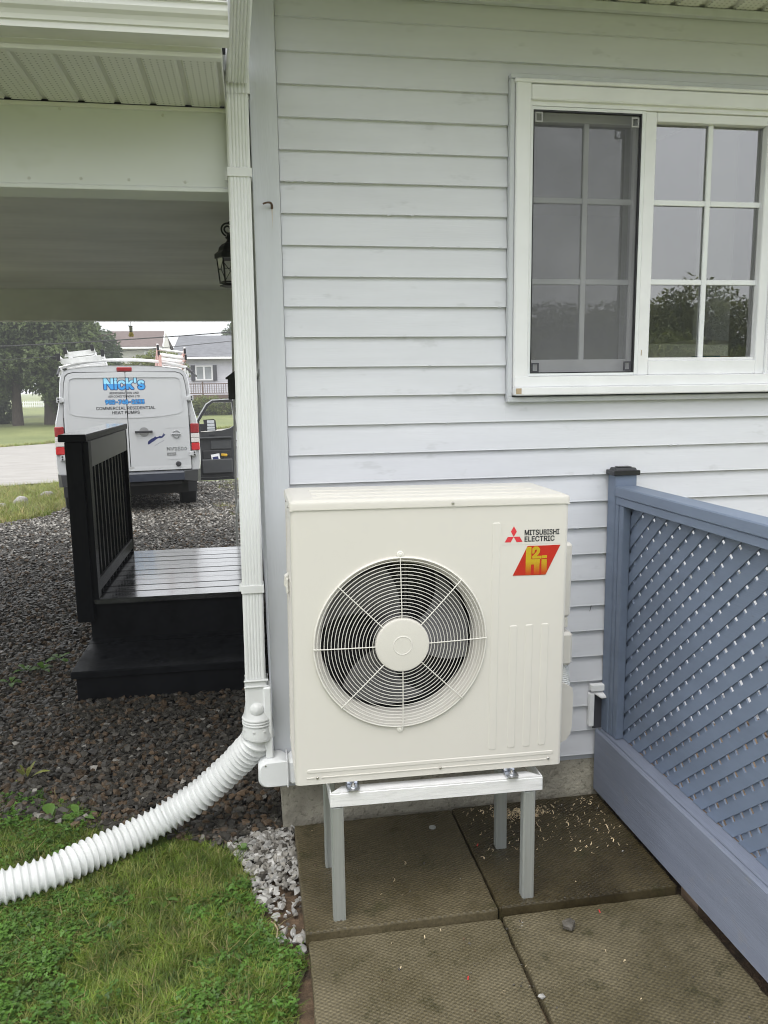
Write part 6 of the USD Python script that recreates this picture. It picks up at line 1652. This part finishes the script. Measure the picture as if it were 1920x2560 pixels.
def clover(seed, n, rad, h0, h1, sz):
    """A patch of three-part leaves on short stalks."""
    r = np.random.default_rng(seed)
    V, F = [], []
    for _ in range(n):
        a = r.random() * 2 * PI; q = rad * math.sqrt(r.random()); h = h0 + (h1 - h0) * r.random()
        c = np.array([q * math.cos(a), q * math.sin(a), h]); az = r.random() * 2 * PI
        tip = r.normal(0, .25, 2)
        for j in range(3):
            t = az + j * 2 * PI / 3
            s_ = sz * (.7 + .6 * r.random())
            ctr = c + np.array([math.cos(t), math.sin(t), 0]) * s_ * .62
            k = len(V)
            V.append(c)
            for u in np.linspace(-2.3, 2.3, 6):
                d = np.array([math.cos(t + u), math.sin(t + u)]) * s_ * .55
                pt = ctr + np.array([d[0], d[1], 0]); pt[2] += (pt[:2] - c[:2]) @ tip + .12 * abs(u) * s_ * .4
                V.append(pt)
            F += [(k, k + i, k + i + 1) for i in range(1, 6)]
    return trimesh.Trimesh(np.array(V), F, process=False)


r = np.random.default_rng(13)
gp = [(tuft(400 + i, 30, .016, .046, .027, .0034, .25, 1.5), LK[("grass_a", "grass_b", "grass_a", "grass_c")[i % 4]]) for i in range(8)] + [(tuft(420, 10, .02, .055, .03, .0024, .8, 1.6), LK["grass_dry"])]
cp = [(clover(440 + i, 12, .028, .008, .024, .0052), LK["leaf_clover"]) for i in range(4)]
lawn_near = LAWN.intersection(sbox(-2.3, -1.7, 0.1, 0.75)).buffer(-0.012)
lawn_in = LAWN.intersection(sbox(-1.45, -1.25, 0.1, 0.55)).buffer(-0.012)
p1 = strew(8200, lawn_in, -1.25, .55, r, -1.45)
p2 = strew(2600, lawn_near, -1.7, .6, r, -2.3)
p = np.vstack([p1, p2])
edge_d = np.array([LAWN.exterior.distance(Point(q)) for q in p])
bare = meshkit.fbm(np.column_stack([p * 4.5, 0 * p[:, :1]]), 3, 77)
keep = (r.random(len(p)) < np.clip(edge_d / .05, .25, 1)) & ~((bare < .33) & (r.random(len(p)) < .6))
p, bare, edge_d = p[keep], bare[keep], edge_d[keep]
idx = r.integers(0, 8, len(p)); idx[r.random(len(p)) < .05] = 8
tall = meshkit.fbm(np.column_stack([p * 3.0, 0 * p[:, :1]]), 3, 78)
sc = (.62 + .75 * tall) * (.8 + .4 * r.random(len(p)))
instancer("lawn_grass", gp, np.column_stack([p, gz(p[:, 0], p[:, 1]) + .004 + .03 * (meshkit.fbm(np.column_stack([p * 5, 0 * p[:, :1]]), 3, 5) - .5)]), qrand(len(p), r, .12), sc, idx, "short wet lawn grass in front of the hose", cat="grass")
pc_ = strew(3600, lawn_in, -1.25, .55, r, -1.45)
cm = meshkit.fbm(np.column_stack([pc_ * 2.6, 0 * pc_[:, :1]]), 3, 79) + np.where((pc_[:, 0] < -.74) & (pc_[:, 1] > -.05), .40, 0) + np.where(pc_[:, 1] < -.75, .10, 0)
pc_ = pc_[cm > .56]
instancer("clover", cp, np.column_stack([pc_, gz(pc_[:, 0], pc_[:, 1]) + .008 + .014 * r.random(len(pc_))]), qrand(len(pc_), r, .15), .75 + .6 * r.random(len(pc_)), r.integers(0, 4, len(pc_)), "clover leaves growing through the lawn", cat="clover")

# weedy verge between the gravel and the road, tufts by the drive
r = np.random.default_rng(14)
vp = Polygon([(-6.5, 7.3), (-3.55, 7.9), (-3.1, 8.8), (-3.0, 9.6), (-3.2, 11.0), (-3.65, 13.0), (-4.1, 16.2), (-9, 14.2), (-9, 8)])
vg = [(tuft(460 + i, 22, .06, .20, .07, .010, .3, 1.2), LK[("grass_c", "grass_a", "grass_c", "grass_dry")[i % 4]]) for i in range(5)]
p = strew(3300, vp, 7.5, 16.0, r, -8)
instancer("verge_grass", vg, np.column_stack([p, gz(p[:, 0], p[:, 1]) - .03]), qrand(len(p), r, .15), .5 + .7 * r.random(len(p)), r.integers(0, 5, len(p)), "rough grass and weeds between the gravel and the road", cat="grass")
dp = Polygon([(-1.2, 12.2), (.5, 11.2), (1.0, 13.6), (-.8, 14.8)]).union(Polygon([(-.75, 7.6), (.05, 7.2), (.05, 9.0), (-.6, 9.4)]))
p = strew(240, dp, 7.0, 15.0, r, -2)
p = p[meshkit.fbm(np.column_stack([p * 1.6, 0 * p[:, :1]]), 2, 3) > .50]
instancer("drive_weeds", vg[:4], np.column_stack([p, gz(p[:, 0], p[:, 1]) - .01]), qrand(len(p), r, .15), .35 + .4 * r.random(len(p)), r.integers(0, 4, len(p)), "thin weeds growing in the gravel right of the van", cat="weeds")
# rim of grass along the far side of the road
p = strew(900, ROAD.buffer(.55).difference(ROAD).intersection(sbox(-18, 24, 2, 40)), 24, 40, r, -18)
instancer("roadside_grass", vg, np.column_stack([p, gz(p[:, 0], p[:, 1]) - .04]), qrand(len(p), r, .15), .6 + .6 * r.random(len(p)), r.integers(0, 5, len(p)), "grass fringe along the far edge of the road", cat="grass")


def leafy(label, c, n, ln_, wd, seed, name="weed", mtl="leaf_weed", up=.35):
    """A rosette of broad leaves, each a part."""
    r = np.random.default_rng(seed)
    t_ = thing(name, label, "weed", c)
    for k in range(n):
        a = 2 * PI * k / n + r.normal(0, .3); L = ln_ * (.6 + .7 * r.random()); W = wd * (.7 + .6 * r.random())
        u = np.linspace(0, 1, 7)
        el = up * (.5 + r.random())
        rad = L * u * math.cos(el); z = L * (math.sin(el) * u - .35 * u ** 2)
        w = W * np.clip(np.sin(PI * np.clip((u - .18) / .84, 0, 1)), .06, 1) * .5
        d = np.array([math.cos(a), math.sin(a)]); s_ = np.array([-d[1], d[0]])
        ctr = np.array(c[:2]) + d * rad[:, None]
        V = np.vstack([np.column_stack([ctr + s_ * w[:, None], c[2] + z + w * .35]), np.column_stack([ctr, c[2] + z]), np.column_stack([ctr - s_ * w[:, None], c[2] + z + w * .35])])
        F = []
        for i in range(6):
            F += [(i, i + 1, 8 + i), (i, 8 + i, 7 + i), (7 + i, 8 + i, 15 + i), (7 + i, 15 + i, 14 + i)]
        obj("leaf", trimesh.Trimesh(V, F, process=False), LK[mtl], t_, smooth=True)


leafy("small weed in the dark gravel nearest the porch step", (-1.30, 2.20, .0), 8, .085, .040, 1, up=.5)
leafy("small pale weed in the dark gravel left of the others", (-1.44, 2.03, .0), 7, .085, .034, 2, up=.6)
leafy("small weed in the gravel between two others", (-1.345, 2.02, .0), 8, .080, .036, 3, up=.7)
leafy("small weed at the gravel's left edge, lowest of the group", (-1.47, 1.82, .0), 6, .075, .030, 4, up=.7)
leafy("broad-leaved plantain above the hose at the gravel's edge", (-.87, .235, -.01), 8, .085, .040, 5, up=.6)
leafy("dandelion leaves at the gravel's edge above the hose, right of the plantain", (-.765, .225, -.01), 9, .080, .026, 6, up=.6)
leafy("yellowing weed in the stones at the picture's left edge", (-1.06, .60, -.005), 7, .10, .022, 7, mtl="grass_c", up=.9)
leafy("lone broad leaf rosette in the lawn below the hose", (-.385, -.355, -.01), 4, .060, .020, 8, up=.5)
leafy("little weed among the limestone chips", (-.125, -.105, -.015), 6, .035, .020, 9, up=.8)

# ------------------------------------------------------------------ small things on the slabs
r = np.random.default_rng(15)
shv = []
for i in range(5):
    q = np.random.default_rng(500 + i); t = np.linspace(0, 1, 6); R_s = .004 + .004 * q.random(); sw = 1.2 + 2.6 * q.random()
    c = np.column_stack([R_s * np.sin(sw * t), .006 * q.random() * t, R_s * (1 - np.cos(sw * t)) * .5])
    V = np.vstack([c, c + [0, .0022, .0006]]); F = []
    for j in range(5):
        F += [(j, j + 1, 7 + j), (j, 7 + j, 6 + j)]
    shv.append((trimesh.Trimesh(V, F, process=False), LK["shaving_tan"]))
pa = np.column_stack([r.normal(.925, .055, 420), -.085 - np.abs(r.normal(0, .035, 420))])
pb = np.column_stack([.70 + .56 * r.random(230), -.05 - .34 * r.random(230) ** 1.4])
pd = np.column_stack([.12 + 1.1 * r.random(40), -.05 - 1.0 * r.random(40)])
p = np.vstack([pa, pb, pd]); p = p[(p[:, 1] < -.035) & (p[:, 0] < 1.27)]
zt = np.where(p[:, 1] > -.64, .0265, .0015)
instancer("wood_shavings", shv, np.column_stack([p, zt + .001]), qrand(len(p), r, .5), np.r_[.55 + .55 * r.random(len(p))] * np.where(r.random(len(p)) < .25, 1.9, 1.15), r.integers(0, 5, len(p)), "pale wood shavings scattered on the wet slabs by the wall", cat="shavings")
r = np.random.default_rng(16)
p = np.column_stack([.1 + 1.15 * r.random(90), -.06 - 1.1 * r.random(90)])
p = np.vstack([p, np.column_stack([r.normal(.735, .03, 22), r.normal(-.70, .022, 22)]), np.column_stack([r.normal(.655, .018, 10), r.normal(-.93, .012, 10)])])
p = p[np.abs(p[:, 1] + .64) > .012]
s_ = .0025 + .006 * r.random(len(p)) ** 2.2
instancer("crumbs", [protos[1], protos[3], protos_w[0], protos[4]], np.column_stack([p, np.where(p[:, 1] > -.64, .0265, .001) + s_ * .3]), qrand(len(p), r, .6), s_, r.integers(0, 4, len(p)), "grit and crumbs of stone lying on the slabs", cat="grit")
obj("metal_disc", lathe([(0, .0300), (.0125, .0300), (.0132, .0292), (.0132, .0268), (0, .0268)][::-1], (.576, -.145, 0), "z", 24), LK["coin_metal"], label="flat grey metal disc lying on the damp slab under the heat pump", cat="disc")
m = stone(601, .8, 26, 1.05); m.vertices *= .040
obj("stone", mv(m, (.872, -.735, .016)), LK["stone_grey"], smooth=30, label="dark stone lying alone on the front right slab", cat="stone")
m = stone(602, .7, 14, 1.1); m.vertices *= .020
obj("stone", mv(m, (.69, -.985, .006)), LK["stone_white"], label="small pale stone stuck in the joint between the front slabs", cat="stone")
for lab, c_, a_, z_ in (("red plastic scrap near the lone dark stone", (1.0, -.676), 80, .002), ("red plastic scrap on the front left slab", (.513, -.879), 70, .001), ("red plastic scrap beside the stand's rear right leg", (.71, -.287), 60, .0265)):
    obj("plastic_scrap", rotz(bx(c_[0] - .007, c_[0] + .007, c_[1] - .0018, c_[1] + .0018, z_, z_ + .003, .0008), a_, (*c_, 0)), LK["red_plastic"], label=lab, cat="scrap")
obj("twig", tube([(-.033, -.515, -.012), (-.022, -.535, -.008), (-.014, -.565, -.006), (-.017, -.595, -.008), (-.026, -.615, -.012)], [.0016, .0026, .0026, .0022, .001], 6), LK["twig"], smooth=True, label="bent pale dead twig between the lawn and the slabs", cat="twig")

# ------------------------------------------------------------------ damp air between here and the far houses
HZ = usdkit.material(stage, "/World/Looks/damp_air", {"v": ("principled_volume", {"color": (0.96, 0.97, 0.98), "density": 0.0012, "anisotropy": 0.2})}, [], volume="v.volume")
obj("haze", bx(-301, 301, -301, 301, -1.6, 11.0), HZ, kind="stuff", label="thin damp air that pales the far trees and houses", cat="haze")
